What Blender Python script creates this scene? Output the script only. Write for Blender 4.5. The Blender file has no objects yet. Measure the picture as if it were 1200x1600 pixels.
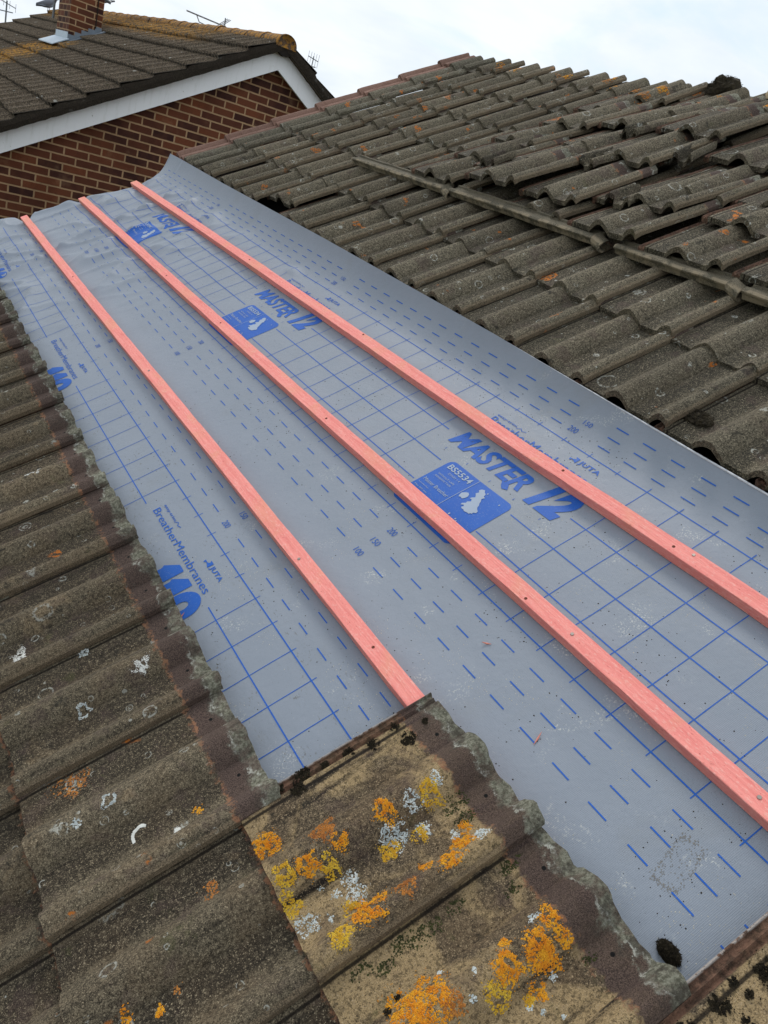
import bpy, bmesh, math, random
from mathutils import Vector, Matrix, noise
from mathutils.bvhtree import BVHTree
R = math.radians
sc = bpy.context.scene
C = sc.collection
random.seed(7)
ND = bpy.app.version

# ------------------------------------------------------------------ camera
EYE = Vector((0, 0, 4.5))
cr = Vector((0.8102894, -0.5105476, 0.2877016))
cu = Vector((0.0036343, 0.4953018, 0.8687134))
cf = Vector((0.5860186, 0.7028637, -0.4031933))
cam_d = bpy.data.cameras.new('camera')
cam = bpy.data.objects.new('camera', cam_d); C.objects.link(cam)
m = Matrix.Identity(4)
for i, v in enumerate((cr, cu, -cf)):
    for j in range(3): m[j][i] = v[j]
m.translation = EYE
cam.matrix_world = m
cam_d.sensor_fit = 'HORIZONTAL'; cam_d.sensor_width = 36
cam_d.lens = 36 * 1191.05 / 1200
cam_d.clip_start = 0.05; cam_d.clip_end = 3000
sc.camera = cam

# ------------------------------------------------------------------ light
SUN_EL, SUN_AZ = 46, 28          # azimuth measured from +Y towards +X
sd = bpy.data.lights.new('sun', 'SUN'); so = bpy.data.objects.new('sun', sd); C.objects.link(so)
sd.energy = 1.15; sd.angle = R(16); sd.color = (1.0, 0.95, 0.88)
sdir = Vector((math.sin(R(SUN_AZ)) * math.cos(R(SUN_EL)), math.cos(R(SUN_AZ)) * math.cos(R(SUN_EL)), math.sin(R(SUN_EL))))
so.rotation_euler = sdir.to_track_quat('Z', 'Y').to_euler()
so.location = (0, 0, 20)

w = bpy.data.worlds.new('World'); sc.world = w; w.use_nodes = True
nt = w.node_tree; nt.nodes.clear()
def N(t, typ, **kw):
    n = t.nodes.new(typ)
    for k, v in kw.items(): setattr(n, k, v)
    return n
out = N(nt, 'ShaderNodeOutputWorld'); bg = N(nt, 'ShaderNodeBackground'); bg.inputs[1].default_value = 0.1
sky = N(nt, 'ShaderNodeTexSky', sky_type='NISHITA'); sky.sun_disc = False
sky.sun_elevation = R(SUN_EL); sky.sun_rotation = R(SUN_AZ); sky.dust_density = 2.0
tc = N(nt, 'ShaderNodeTexCoord'); sep = N(nt, 'ShaderNodeSeparateXYZ'); nt.links.new(tc.outputs['Generated'], sep.inputs[0])
za = N(nt, 'ShaderNodeMath', operation='MAXIMUM'); nt.links.new(sep.outputs[2], za.inputs[0]); za.inputs[1].default_value = 0.0
zb = N(nt, 'ShaderNodeMath', operation='ADD'); nt.links.new(za.outputs[0], zb.inputs[0]); zb.inputs[1].default_value = 0.22
dv = N(nt, 'ShaderNodeVectorMath', operation='DIVIDE'); nt.links.new(tc.outputs['Generated'], dv.inputs[0])
cmb = N(nt, 'ShaderNodeCombineXYZ'); cmb.inputs[2].default_value = 1
nt.links.new(zb.outputs[0], cmb.inputs[0]); nt.links.new(zb.outputs[0], cmb.inputs[1]); nt.links.new(cmb.outputs[0], dv.inputs[1])
no = N(nt, 'ShaderNodeTexNoise'); no.inputs['Scale'].default_value = 1.5; no.inputs['Detail'].default_value = 8; no.inputs['Roughness'].default_value = .52; no.inputs['Distortion'].default_value = .4
nt.links.new(dv.outputs[0], no.inputs['Vector'])
rp = N(nt, 'ShaderNodeValToRGB'); rp.color_ramp.elements[0].position = .28; rp.color_ramp.elements[1].position = .42
nt.links.new(no.outputs[0], rp.inputs[0])
no2 = N(nt, 'ShaderNodeTexNoise'); no2.inputs['Scale'].default_value = 2.6; no2.inputs['Detail'].default_value = 5
nt.links.new(dv.outputs[0], no2.inputs['Vector'])
rp2 = N(nt, 'ShaderNodeValToRGB'); e = rp2.color_ramp.elements
e[0].position = .3; e[0].color = (5.9, 6.5, 7.1, 1); e[1].position = .62; e[1].color = (7.0, 7.35, 7.7, 1)
nt.links.new(no2.outputs[0], rp2.inputs[0])
mixb = N(nt, 'ShaderNodeMix', data_type='RGBA'); mixb.inputs[0].default_value = .75
nt.links.new(sky.outputs[0], mixb.inputs[6]); mixb.inputs[7].default_value = (4.3, 5.7, 7.0, 1)
mx = N(nt, 'ShaderNodeMix', data_type='RGBA')
nt.links.new(rp.outputs[0], mx.inputs[0]); nt.links.new(mixb.outputs[2], mx.inputs[6]); nt.links.new(rp2.outputs[0], mx.inputs[7])
nt.links.new(mx.outputs[2], bg.inputs[0]); nt.links.new(bg.outputs[0], out.inputs[0])

sc.view_settings.view_transform = 'Standard'; sc.view_settings.look = 'None'
sc.view_settings.exposure = 0.50; sc.view_settings.gamma = 1; sc.view_settings.use_curve_mapping = False
sc.render.resolution_x = 768; sc.render.resolution_y = 1024

# ------------------------------------------------------------------ frames
AL = 0.5498415
S = Vector((math.cos(AL), 0, math.sin(AL))); Nn = Vector((-math.sin(AL), 0, math.cos(AL))); YV = Vector((0, 1, 0))
O = EYE - Nn * 1.28
def W(s, y, n=0.0): return O + S * s + YV * y + Nn * n
def frame(s, y, n, tilt=0.0, yaw=0.0, roll=0.0):
    a = AL - tilt
    X = Vector((math.cos(a), 0, math.sin(a))); Z = Vector((-math.sin(a), 0, math.cos(a)))
    M = Matrix(((X.x, 0, Z.x, 0), (X.y, 1, Z.y, 0), (X.z, 0, Z.z, 0), (0, 0, 0, 1)))
    return Matrix.Translation(W(s, y, n)) @ M @ Matrix.Rotation(yaw, 4, 'Z') @ Matrix.Rotation(roll, 4, 'X')
ROOF = frame(0, 0, 0)

# ------------------------------------------------------------------ object helpers
def tag(o, label=None, cat=None, group=None, kind=None):
    if label: o['label'] = label
    if cat: o['category'] = cat
    if group: o['group'] = group
    if kind: o['kind'] = kind
    return o
def setw(o, mw):
    m_ = Matrix.Identity(4); p_ = o.parent
    while p_: m_ = p_.matrix_basis @ m_; p_ = p_.parent
    o.matrix_basis = m_.inverted() @ mw
def mk(name, verts, faces, mat=None, parent=None, smooth=False, mw=None):
    me = bpy.data.meshes.new(name); me.from_pydata([tuple(v) for v in verts], [], faces); me.update()
    if mat: me.materials.append(mat)
    if smooth:
        me.polygons.foreach_set('use_smooth', [True] * len(me.polygons))
    o = bpy.data.objects.new(name, me); C.objects.link(o)
    if parent: o.parent = parent
    if mw is not None: setw(o, mw)
    return o
def link(name, me, parent=None, mw=None):
    o = bpy.data.objects.new(name, me); C.objects.link(o)
    if parent: o.parent = parent
    if mw is not None: setw(o, mw)
    return o
def empty(name, loc=(0, 0, 0), mw=None):
    o = bpy.data.objects.new(name, None); C.objects.link(o); o.location = loc
    if mw is not None: o.matrix_world = mw
    return o
class MB:
    def __init__(s): s.v = []; s.f = []
    def add(s, vs, fs):
        b = len(s.v); s.v += [Vector(v) for v in vs]; s.f += [tuple(i + b for i in f) for f in fs]
    def box(s, x0, x1, y0, y1, z0, z1):
        s.add([(x0, y0, z0), (x1, y0, z0), (x1, y1, z0), (x0, y1, z0), (x0, y0, z1), (x1, y0, z1), (x1, y1, z1), (x0, y1, z1)],
              [(0, 3, 2, 1), (4, 5, 6, 7), (0, 1, 5, 4), (1, 2, 6, 5), (2, 3, 7, 6), (3, 0, 4, 7)])
    def prism(s, poly, d):     # poly = list of Vector, extruded by vector d
        n = len(poly); d = Vector(d); P = [Vector(p) for p in poly]
        s.add(P + [p + d for p in P], [tuple(range(n))[::-1], tuple(range(n, 2 * n))] + [(i, (i + 1) % n, n + (i + 1) % n, n + i) for i in range(n)])
    def tube(s, p0, p1, r0, r1=None, n=8):
        p0 = Vector(p0); p1 = Vector(p1); r1 = r0 if r1 is None else r1
        d = (p1 - p0).normalized(); a = d.orthogonal().normalized(); b = d.cross(a)
        vs = []
        for p, r in ((p0, r0), (p1, r1)):
            for i in range(n):
                t = 2 * math.pi * i / n; vs.append(p + (a * math.cos(t) + b * math.sin(t)) * r)
        s.add(vs, [(i, (i + 1) % n, n + (i + 1) % n, n + i) for i in range(n)] + [tuple(range(n))[::-1], tuple(range(n, 2 * n))])
    def build(s, name, mat, parent=None, smooth=False, mw=None): return mk(name, s.v, s.f, mat, parent, smooth, mw)

# ------------------------------------------------------------------ material helpers
class G:
    """little node graph builder"""
    def __init__(s, name, rough=.9):
        s.m = bpy.data.materials.new(name); s.m.use_nodes = True; s.t = s.m.node_tree
        s.b = s.t.nodes['Principled BSDF']; s.b.inputs['Roughness'].default_value = rough
        s.b.inputs['Specular IOR Level'].default_value = .25
        s.tc = N(s.t, 'ShaderNodeTexCoord')
    def L(s, a, b): s.t.links.new(a, b)
    def sock(s, v, inp):
        if isinstance(v, (int, float)): inp.default_value = v
        elif isinstance(v, (tuple, list)): inp.default_value = (tuple(v) + (1,))[:4] if len(inp.default_value) == 4 else v
        else: s.L(v, inp)
    def math(s, op, a, b=0.0, c=None, clamp=False):
        n = N(s.t, 'ShaderNodeMath', operation=op, use_clamp=clamp); s.sock(a, n.inputs[0]); s.sock(b, n.inputs[1])
        if c is not None: s.sock(c, n.inputs[2])
        return n.outputs[0]
    def vec(s, op, a, b):
        n = N(s.t, 'ShaderNodeVectorMath', operation=op); s.sock(a, n.inputs[0]); s.sock(b, n.inputs[1]); return n.outputs[0]
    def objco(s, rand=True):
        v = s.tc.outputs['Object']
        if rand:
            oi = N(s.t, 'ShaderNodeObjectInfo')
            k = s.math('MULTIPLY', oi.outputs['Random'], 97.0)
            c = N(s.t, 'ShaderNodeCombineXYZ'); s.L(k, c.inputs[0]); s.L(k, c.inputs[1]); s.L(k, c.inputs[2])
            s.rnd = oi.outputs['Random']
            v = s.vec('ADD', v, c.outputs[0])
        return v
    def scale(s, v, xyz):
        return s.vec('MULTIPLY', v, xyz)
    def noise(s, v, sc_, det=3, rough=.6, dist=0):
        n = N(s.t, 'ShaderNodeTexNoise'); s.L(v, n.inputs['Vector']); n.inputs['Scale'].default_value = sc_
        n.inputs['Detail'].default_value = det; n.inputs['Roughness'].default_value = rough; n.inputs['Distortion'].default_value = dist
        return n.outputs[0]
    def vor(s, v, sc_, feat='F1'):
        n = N(s.t, 'ShaderNodeTexVoronoi', feature=feat); s.L(v, n.inputs['Vector']); n.inputs['Scale'].default_value = sc_
        return n
    def step(s, v, a, b):     # smoothstep a..b -> 0..1
        n = N(s.t, 'ShaderNodeMapRange', interpolation_type='SMOOTHSTEP'); s.sock(v, n.inputs[0])
        n.inputs[1].default_value = a; n.inputs[2].default_value = b
        if a > b:
            n.inputs[1].default_value = b; n.inputs[2].default_value = a; n.inputs[3].default_value = 1; n.inputs[4].default_value = 0
        return n.outputs[0]
    def mix(s, f, a, b, mode='MIX'):
        n = N(s.t, 'ShaderNodeMix', data_type='RGBA', blend_type=mode); s.sock(f, n.inputs[0]); s.sock(a, n.inputs[6]); s.sock(b, n.inputs[7]); return n.outputs[2]
    def bump(s, h, dist=.002, st=.6):
        n = N(s.t, 'ShaderNodeBump'); n.inputs['Distance'].default_value = dist; n.inputs['Strength'].default_value = st
        s.L(h, n.inputs['Height'])
        if s.b.inputs['Normal'].is_linked: s.L(s.b.inputs['Normal'].links[0].from_socket, n.inputs['Normal'])
        s.L(n.outputs[0], s.b.inputs['Normal'])
    def col(s, c): s.sock(c, s.b.inputs['Base Color'])
    def rough(s, c): s.sock(c, s.b.inputs['Roughness'])

def mat_plain(name, col, rough=.6, var=.15, sc_=6.0, metal=0):
    g = G(name, rough); v = g.objco(False)
    n = g.noise(v, sc_, 5)
    g.col(g.mix(n, tuple(c * (1 - var) for c in col), tuple(min(1, c * (1 + var)) for c in col)))
    g.b.inputs['Metallic'].default_value = metal
    return g.m

def mat_tile(name, dark, mid, light, warm, warm_amt=.5, head=True, ring=1.0, pink=False, orange=.685, grain=420, tan=None, blot=False):
    g = G(name, .95); P = g.tc.outputs['Object']; v = g.objco(True)
    sp = N(g.t, 'ShaderNodeSeparateXYZ'); g.L(P, sp.inputs[0]); X, Y = sp.outputs[0], sp.outputs[1]
    fine = g.noise(v, grain, 2, .7)
    g2 = g.noise(v, 150, 3, .7)
    med = g.noise(v, 38, 5, .65, .3)
    big = g.noise(v, 7, 3, .55)
    stv = g.scale(v, (2.2, 22, 22)); st = g.noise(stv, 1.6, 4, .6, .2)
    c = g.mix(g.step(fine, .34, .68), dark, light)
    c = g.mix(g.math('MULTIPLY', g.step(med, .35, .7), .7), c, mid, 'MIX')
    c = g.mix(g.math('MULTIPLY', g.step(big, .42, .62), warm_amt), c, warm)
    if tan or blot:
        t_ = g.math('MULTIPLY', g.step(g.noise(v, 5.5 if tan else 9, 5, .62, .6), .42 if tan else .60, .52 if tan else .68), .92 if tan else .75)
        tn = tan or (.30, .215, .125)
        tc2 = g.mix(g.step(fine, .3, .7), tuple(x * .62 for x in tn), tn)
        c = g.mix(t_, c, tc2)
    c = g.mix(g.step(st, .56, .72), c, g.mix(g.step(fine, .3, .7), tuple(x * .45 for x in dark), dark))
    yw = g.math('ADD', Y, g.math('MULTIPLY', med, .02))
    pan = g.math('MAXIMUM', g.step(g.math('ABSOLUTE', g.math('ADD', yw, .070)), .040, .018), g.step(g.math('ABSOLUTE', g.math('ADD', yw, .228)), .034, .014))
    c = g.mix(g.math('MULTIPLY', g.math('SUBTRACT', 1.0, pan), .0 if tan else .30), c, g.mix(g.step(fine, .3, .66), mid, tuple(x * 1.25 for x in light)))  # roll tops lightened: wear plus light from above painted into the colour
    c = g.mix(g.math('MULTIPLY', pan, .0 if tan else .72), c, g.mix(g.step(fine, .4, .7), tuple(x * .8 for x in dark), mid))  # pans darkened: gathered dirt plus painted-in shade between the rolls
    # speckle of grit grains
    sp1 = g.noise(v, grain * .8, 1, .5)
    c = g.mix(g.math('MULTIPLY', g.step(sp1, .62, .7), .8), c, tuple(min(1, x * 1.8) for x in light))
    c = g.mix(g.math('MULTIPLY', g.step(sp1, .36, .3), .85), c, tuple(x * .3 for x in dark))
    c = g.mix(g.math('MULTIPLY', g.step(g2, .5, .38), .55), c, tuple(x * .55 for x in dark))
    c = g.mix(g.math('MULTIPLY', g.step(g2, .55, .68), .45), c, tuple(x * 1.25 for x in light))
    # black algae blotches
    bl = g.noise(v, 16, 6, .7, .5)
    c = g.mix(g.math('MULTIPLY', g.step(bl, .6, .68), .75), c, (.018, .017, .013))
    pb = g.noise(v, 13, 4, .65)
    c = g.mix(g.math('MULTIPLY', g.step(pb, .54, .66), .4), c, g.mix(g.step(fine, .35, .65), (.03, .018, .017), (.12, .082, .07)))
    # green moss film
    gm = g.noise(v, 9.5, 6, .75, .2)
    c = g.mix(g.math('MULTIPLY', g.step(gm, .6, .72), .45), c, (.06, .065, .022))
    # ring lichens
    wv = g.vec('ADD', v, g.scale(N_noise_color(g, v, 60), (.006, .006, .006)))
    for scl, thr, amt in ((13, .42, 1.0), (30, .6, .95), (7, .72, .85)):
        vo = g.vor(wv, scl)
        rs = N(g.t, 'ShaderNodeSeparateColor'); g.L(vo.outputs['Color'], rs.inputs[0])
        r0 = g.math('MULTIPLY_ADD', rs.outputs[1], .16, .07)
        d = g.math('ABSOLUTE', g.math('SUBTRACT', vo.outputs['Distance'], r0))
        rg = g.math('MULTIPLY', g.step(d, .034, .008), g.step(rs.outputs[0], thr, thr + .02))
        fill = g.math('MULTIPLY', g.step(vo.outputs['Distance'], .14, .08), g.step(rs.outputs[2], .8, .82))
        fill = g.math('MULTIPLY', fill, g.step(rs.outputs[0], thr, thr + .02))
        brk = g.step(g.noise(v, 130, 3), .42, .56)
        a_ = g.math('MULTIPLY', g.math('MAXIMUM', rg, g.math('MULTIPLY', fill, .8)), brk)
        c = g.mix(g.math('MULTIPLY', a_, amt * ring * .8), c, (.42, .42, .37))
    # orange crust
    on = g.noise(v, 11, 2, .5); of = g.noise(v, 90, 4, .7)
    oa = g.math('MULTIPLY', g.step(on, orange, orange + .03), g.step(of, .45, .55))
    c = g.mix(oa, c, (.42, .13, .02))
    if pink:
        pf = g.step(g.math('ADD', Y, g.math('MULTIPLY', g.noise(v, 30, 4), .02)), -.140, -.130)
        pk = g.mix(g.step(fine, .3, .7), (.13, .070, .052), (.29, .175, .135))
        pk = g.mix(g.math('MULTIPLY', g.step(med, .5, .7), .6), pk, (.13, .07, .05))
        c = g.mix(pf, c, pk)
    if not pink:
        jt = g.math('MULTIPLY', g.step(g.math('ABSOLUTE', g.math('ADD', Y, .0415)), .0045, .0015), g.step(X, .418, .40))
        c = g.mix(g.math('MULTIPLY', jt, .9), c, (.010, .007, .005))
        rim = g.step(g.math('ADD', Y, g.math('MULTIPLY', med, .003)), -.329, -.332)
        c = g.mix(g.math('MULTIPLY', rim, .6), c, g.mix(g.step(fine, .35, .65), mid, (.26, .19, .12)))
        lk = g.step(g.math('ADD', Y, g.math('MULTIPLY', med, .004)), -.027, -.024)
        c = g.mix(g.math('MULTIPLY', lk, .85), c, g.mix(g.step(g.noise(v, 60, 4, .7), .35, .65), (.045, .025, .018), (.20, .105, .07)))
        c = g.mix(g.math('MULTIPLY', g.step(Y, -.0055, -.0035), g.step(g.noise(v, 50, 4, .7), .40, .5)), c, (.40, .36, .33) if tan else (.14, .085, .065))
    if head:
        wob = g.math('MULTIPLY', g.math('SUBTRACT', g.noise(v, 15, 6, .72), .5), .11)
        xs = g.math('ADD', X, wob)
        wob2 = g.math('MULTIPLY', g.math('SUBTRACT', g.noise(v, 70, 4, .7), .5), .045)
        xs2 = g.math('ADD', X, wob2)
        brown = g.mix(g.step(fine, .35, .68), (.035, .023, .02), (.125, .085, .07))
        c = g.mix(g.math('MULTIPLY', g.step(xs2, .335, .345), .92), c, brown)
        bd = g.step(g.math('ABSOLUTE', g.math('SUBTRACT', xs2, .340)), .007, .002)
        ol = g.math('MULTIPLY', bd, g.step(g.noise(v, 55, 5, .7), .44, .6))
        c = g.mix(g.math('MULTIPLY', ol, .85), c, (.27, .13, .07))
        crust = g.mix(g.step(g.noise(v, 150, 4, .7), .35, .65), (.085, .082, .058), (.24, .235, .18))
        patchy = g.step(g.noise(v, 17, 5, .7), .40, .55)
        c = g.mix(g.math('MULTIPLY', g.step(xs, .382, .398), g.math('MULTIPLY_ADD', patchy, .75, .25)), c, crust)
        c = g.mix(g.math('MULTIPLY', g.step(g.noise(v, 22, 5, .75), .5, .62), g.math('MULTIPLY', g.step(xs, .36, .40), .7)), c, (.045, .038, .03))
        wl = g.step(g.math('ABSOLUTE', g.math('SUBTRACT', xs, .392)), .005, .001)
        c = g.mix(g.math('MULTIPLY', wl, g.math('MULTIPLY', g.step(g.noise(v, 40, 5, .7), .46, .66), .7)), c, (.50, .50, .44))
        # nail holes
        for hy in (-.09, -.24):
            dx = g.math('SUBTRACT', X, .375); dy = g.math('SUBTRACT', Y, hy)
            dd = g.math('SQRT', g.math('ADD', g.math('MULTIPLY', dx, dx), g.math('MULTIPLY', dy, dy)))
            c = g.mix(g.step(dd, .0042, .003), c, (.006, .006, .006))
    oi = g.math('MULTIPLY_ADD', g.rnd, .35, .82)
    hsv = N(g.t, 'ShaderNodeHueSaturation'); g.L(oi, hsv.inputs['Value']); g.L(c, hsv.inputs['Color'])
    g.col(hsv.outputs[0])
    h = g.math('ADD', g.math('MULTIPLY', fine, .55), g.math('ADD', g.math('MULTIPLY', med, 1.1), g.math('MULTIPLY', g.noise(v, 120, 3), .5)))
    g.bump(h, .0045, .75)
    return g.m
def N_noise_color(g, v, s_):
    n = N(g.t, 'ShaderNodeTexNoise'); g.L(v, n.inputs['Vector']); n.inputs['Scale'].default_value = s_; n.inputs['Detail'].default_value = 2
    return n.outputs[1]

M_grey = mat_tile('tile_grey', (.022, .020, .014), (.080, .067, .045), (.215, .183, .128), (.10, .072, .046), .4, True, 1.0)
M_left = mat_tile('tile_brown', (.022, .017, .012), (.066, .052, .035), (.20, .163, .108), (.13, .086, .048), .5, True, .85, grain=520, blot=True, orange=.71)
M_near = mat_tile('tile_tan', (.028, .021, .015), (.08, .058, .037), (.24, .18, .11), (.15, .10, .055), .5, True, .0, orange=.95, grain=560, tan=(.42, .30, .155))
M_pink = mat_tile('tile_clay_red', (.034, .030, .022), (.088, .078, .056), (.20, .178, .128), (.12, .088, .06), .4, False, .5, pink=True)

def mat_brick():
    g = G('brick', .9); uv = g.tc.outputs['UV']
    br = N(g.t, 'ShaderNodeTexBrick'); br.offset = .5
    wob = g.scale(N_noise_color(g, uv, 22), (.005, .005, 0)); uvw = g.vec('ADD', uv, wob)
    g.L(uvw, br.inputs['Vector'])
    br.inputs['Scale'].default_value = 1; br.inputs['Brick Width'].default_value = .225; br.inputs['Row Height'].default_value = .075
    br.inputs['Mortar Size'].default_value = .0085; br.inputs['Mortar Smooth'].default_value = .25; br.inputs['Bias'].default_value = -.1
    br.inputs['Color1'].default_value = (.045, .016, .013, 1); br.inputs['Color2'].default_value = (.20, .062, .026, 1)
    br.inputs['Mortar'].default_value = (.40, .255, .14, 1)
    n1 = g.noise(uv, 9, 4); n2 = g.noise(uv, 160, 3, .7); n3 = g.noise(uv, 26, 4, .7)
    c = g.mix(g.math('MULTIPLY', g.step(n1, .4, .65), .4), br.outputs[0], (.13, .05, .025), 'MIX')
    c = g.mix(g.step(br.outputs[1], .2, .7), c, (.42, .27, .15))
    c = g.mix(g.math('MULTIPLY', g.step(n2, .4, .65), .35), c, (.5, .5, .5), 'MULTIPLY')
    c = g.mix(g.math('MULTIPLY', g.step(n3, .55, .7), .28), c, (.025, .015, .012))
    n4 = g.noise(uv, 1.6, 5, .65); n5 = g.noise(uv, 3.1, 4)
    c = g.mix(g.math('MULTIPLY', g.step(n4, .42, .66), .45), c, (.42, .40, .38), 'MULTIPLY')
    c = g.mix(g.math('MULTIPLY', g.step(n5, .58, .7), .22), c, (.30, .19, .11))
    g.col(c)
    h = g.math('ADD', g.math('MULTIPLY', br.outputs[1], -1.0), g.math('MULTIPLY', n2, .35))
    g.bump(h, .006, .8)
    return g.m
M_brick = mat_brick()

def mat_membrane():
    g = G('membrane', .44); P = g.tc.outputs['Object']
    sp = N(g.t, 'ShaderNodeSeparateXYZ'); g.L(P, sp.inputs[0]); X, Y = sp.outputs[0], sp.outputs[1]
    c = g.mix(g.noise(P, 3.5, 4), (.205, .235, .280), (.255, .285, .330))
    # woven scrim seen as a fine regular texture
    w1 = N(g.t, 'ShaderNodeTexWave', wave_type='BANDS', bands_direction='X'); w1.inputs['Scale'].default_value = 150; w1.inputs['Distortion'].default_value = .4
    w2 = N(g.t, 'ShaderNodeTexWave', wave_type='BANDS', bands_direction='Y'); w2.inputs['Scale'].default_value = 110; w2.inputs['Distortion'].default_value = .4
    g.L(P, w1.inputs[0]); g.L(P, w2.inputs[0])
    wv = g.math('MULTIPLY', w1.outputs[1], w2.outputs[1])
    c = g.mix(g.math('MULTIPLY', wv, .35), c, (.16, .185, .225))
    fn = g.noise(P, 420, 2, .6)
    c = g.mix(g.math('MULTIPLY', g.step(fn, .35, .3), .5), c, (.12, .13, .15))
    # pale scuffs / sawdust film
    sf = g.math('MULTIPLY', g.step(g.noise(P, 9, 4, .6, .4), .56, .68), g.step(g.noise(P, 230, 3, .7), .54, .62))
    near = g.step(Y, 2.4, .9)
    c = g.mix(g.math('MULTIPLY', g.math('MULTIPLY', sf, .55), near), c, (.60, .60, .54))
    # dark smears along the lower side
    dk = g.math('MULTIPLY', g.step(g.noise(P, 13, 5, .7, .5), .5, .68), g.step(g.noise(g.scale(P, (1, .45, 1)), 170, 3, .7), .55, .64))
    low = g.step(X, .42, .12)
    c = g.mix(g.math('MULTIPLY', g.math('MULTIPLY', dk, .75), low), c, (.10, .095, .08))
    gr = g.math('MULTIPLY', g.step(g.noise(P, 4, 5, .7), .52, .75), .22)
    c = g.mix(gr, c, (.20, .20, .18))
    g.col(c)
    g.bump(g.math('ADD', g.math('MULTIPLY', wv, .4), g.math('MULTIPLY', g.noise(P, 45, 3), 1.5)), .0016, .5)
    return g.m
M_mem = mat_membrane()
def mat_print():
    g = G('blue_ink', .55); P = g.tc.outputs['Object']
    n = g.noise(P, 260, 3, .7); n2 = g.noise(P, 8, 3)
    c = g.mix(n2, (.008, .075, .36), (.012, .11, .44))
    c = g.mix(g.math('MULTIPLY', g.step(n, .58, .66), .5), c, (.13, .20, .38))
    g.col(c); return g.m
M_ink = mat_print()
M_inkp = mat_plain('pale_ink', (.30, .36, .45), .6)
M_hem = mat_plain('membrane_back', (.55, .57, .6), .7)

def mat_batten():
    g = G('treated_softwood', .85); P = g.tc.outputs['Object']
    gv = g.scale(P, (26, 1.6, 26)); gr = g.noise(gv, 3.5, 5, .6, 1.2)
    fz = g.noise(g.scale(P, (1, .35, 1)), 260, 3, .7)
    c = g.mix(g.step(gr, .2, .8), (.74, .205, .18), (.88, .325, .28))
    bl = g.noise(P, 5, 5, .65, .5)
    c = g.mix(g.math('MULTIPLY', g.step(bl, .5, .68), .55), c, (.72, .32, .20))
    c = g.mix(g.math('MULTIPLY', g.step(fz, .52, .7), .5), c, (.84, .50, .42))
    c = g.mix(g.math('MULTIPLY', g.step(fz, .36, .28), .6), c, (.36, .07, .055))
    vo = g.vor(g.scale(P, (1, .55, 1)), 4.2)
    kn = g.math('FRACT', g.math('MULTIPLY', vo.outputs['Distance'], 16)); ka = g.math('MULTIPLY', g.step(vo.outputs['Distance'], .16, .11), g.step(kn, .5, .9))
    c = g.mix(g.math('MULTIPLY', ka, .45), c, (.50, .17, .09))
    dn = g.noise(P, 24, 5, .75)
    c = g.mix(g.math('MULTIPLY', g.step(dn, .64, .72), .35), c, (.28, .07, .05))
    g.col(c)
    g.bump(g.math('ADD', gr, fz), .0016, .7)
    return g.m
M_bat = mat_batten()

def mat_lichen(name, a, b, c3):
    g = G(name, .95); P = g.tc.outputs['Object']
    n = g.noise(P, 70, 3); n2 = g.noise(P, 420, 2)
    c = g.mix(g.step(n, .35, .65), a, b); c = g.mix(g.math('MULTIPLY', g.step(n2, .55, .68), .6), c, c3)
    g.col(c); return g.m
M_or = mat_lichen('orange_lichen', (.58, .20, .012), (.66, .32, .02), (.36, .11, .01))
M_ye = mat_lichen('yellow_lichen', (.52, .29, .02), (.60, .40, .045), (.36, .19, .015))
M_rust = mat_lichen('rust_lichen', (.30, .11, .03), (.46, .19, .04), (.2, .08, .03))
M_wh = mat_lichen('grey_lichen', (.32, .36, .36), (.55, .58, .56), (.22, .25, .25))
M_drop = mat_lichen('dropping', (.62, .62, .58), (.72, .72, .68), (.5, .5, .46))
M_moss = mat_lichen('dark_moss', (.018, .014, .009), (.040, .031, .018), (.075, .06, .03))
M_gmoss = mat_lichen('green_moss', (.03, .034, .012), (.06, .065, .02), (.09, .085, .035))
def mat_upvc():
    g = G('white_upvc', .35); P = g.tc.outputs['Object']
    sv = g.noise(g.scale(P, (9, 1, 1.2)), 2.2, 5, .7)
    c = g.mix(g.math('MULTIPLY', g.step(sv, .5, .75), .35), (.82, .84, .86), (.52, .54, .50))
    c = g.mix(g.math('MULTIPLY', g.step(g.noise(P, 26, 3), .70, .74), .6), c, (.25, .25, .2)); g.col(c); return g.m
M_white = mat_upvc()
M_lead = mat_plain('lead', (.17, .20, .235), .5, .35, 9)
M_leadb = mat_plain('bright_lead', (.42, .50, .57), .4, .25, 16)
M_deck = mat_plain('old_felt', (.018, .015, .012), .95, .4, 12)
M_metal = mat_plain('aerial_metal', (.16, .17, .18), .45, .2, 4, .6)
M_nail = mat_plain('nail_steel', (.30, .27, .24), .45, .3, 60, .7)
M_rusty = mat_plain('rust', (.16, .05, .03), .8, .4, 60)
M_crumb = mat_plain('crumbs', (.035, .028, .02), .95, .5, 80)
M_dust = mat_plain('sawdust', (.55, .50, .38), .95, .2, 80)
M_smudge = mat_plain('dried_mud', (.185, .175, .16), .95, .3, 60)
M_splint = mat_plain('split_wood', (.72, .27, .2), .9, .2, 60)
M_pig = mat_plain('pigeon_grey', (.12, .13, .155), .8, .3, 20)
M_pot = mat_plain('clay_pot', (.46, .36, .22), .85, .2, 20)
M_grass = mat_plain('lawn', (.05, .075, .025), .95, .4, .6)
M_soffit = mat_plain('soffit', (.5, .5, .5), .7, .05)
M_leaf = mat_plain('foliage', (.05, .085, .03), .8, .4, 3)
M_bark = mat_plain('bark', (.09, .07, .05), .9, .3, 8)
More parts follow.
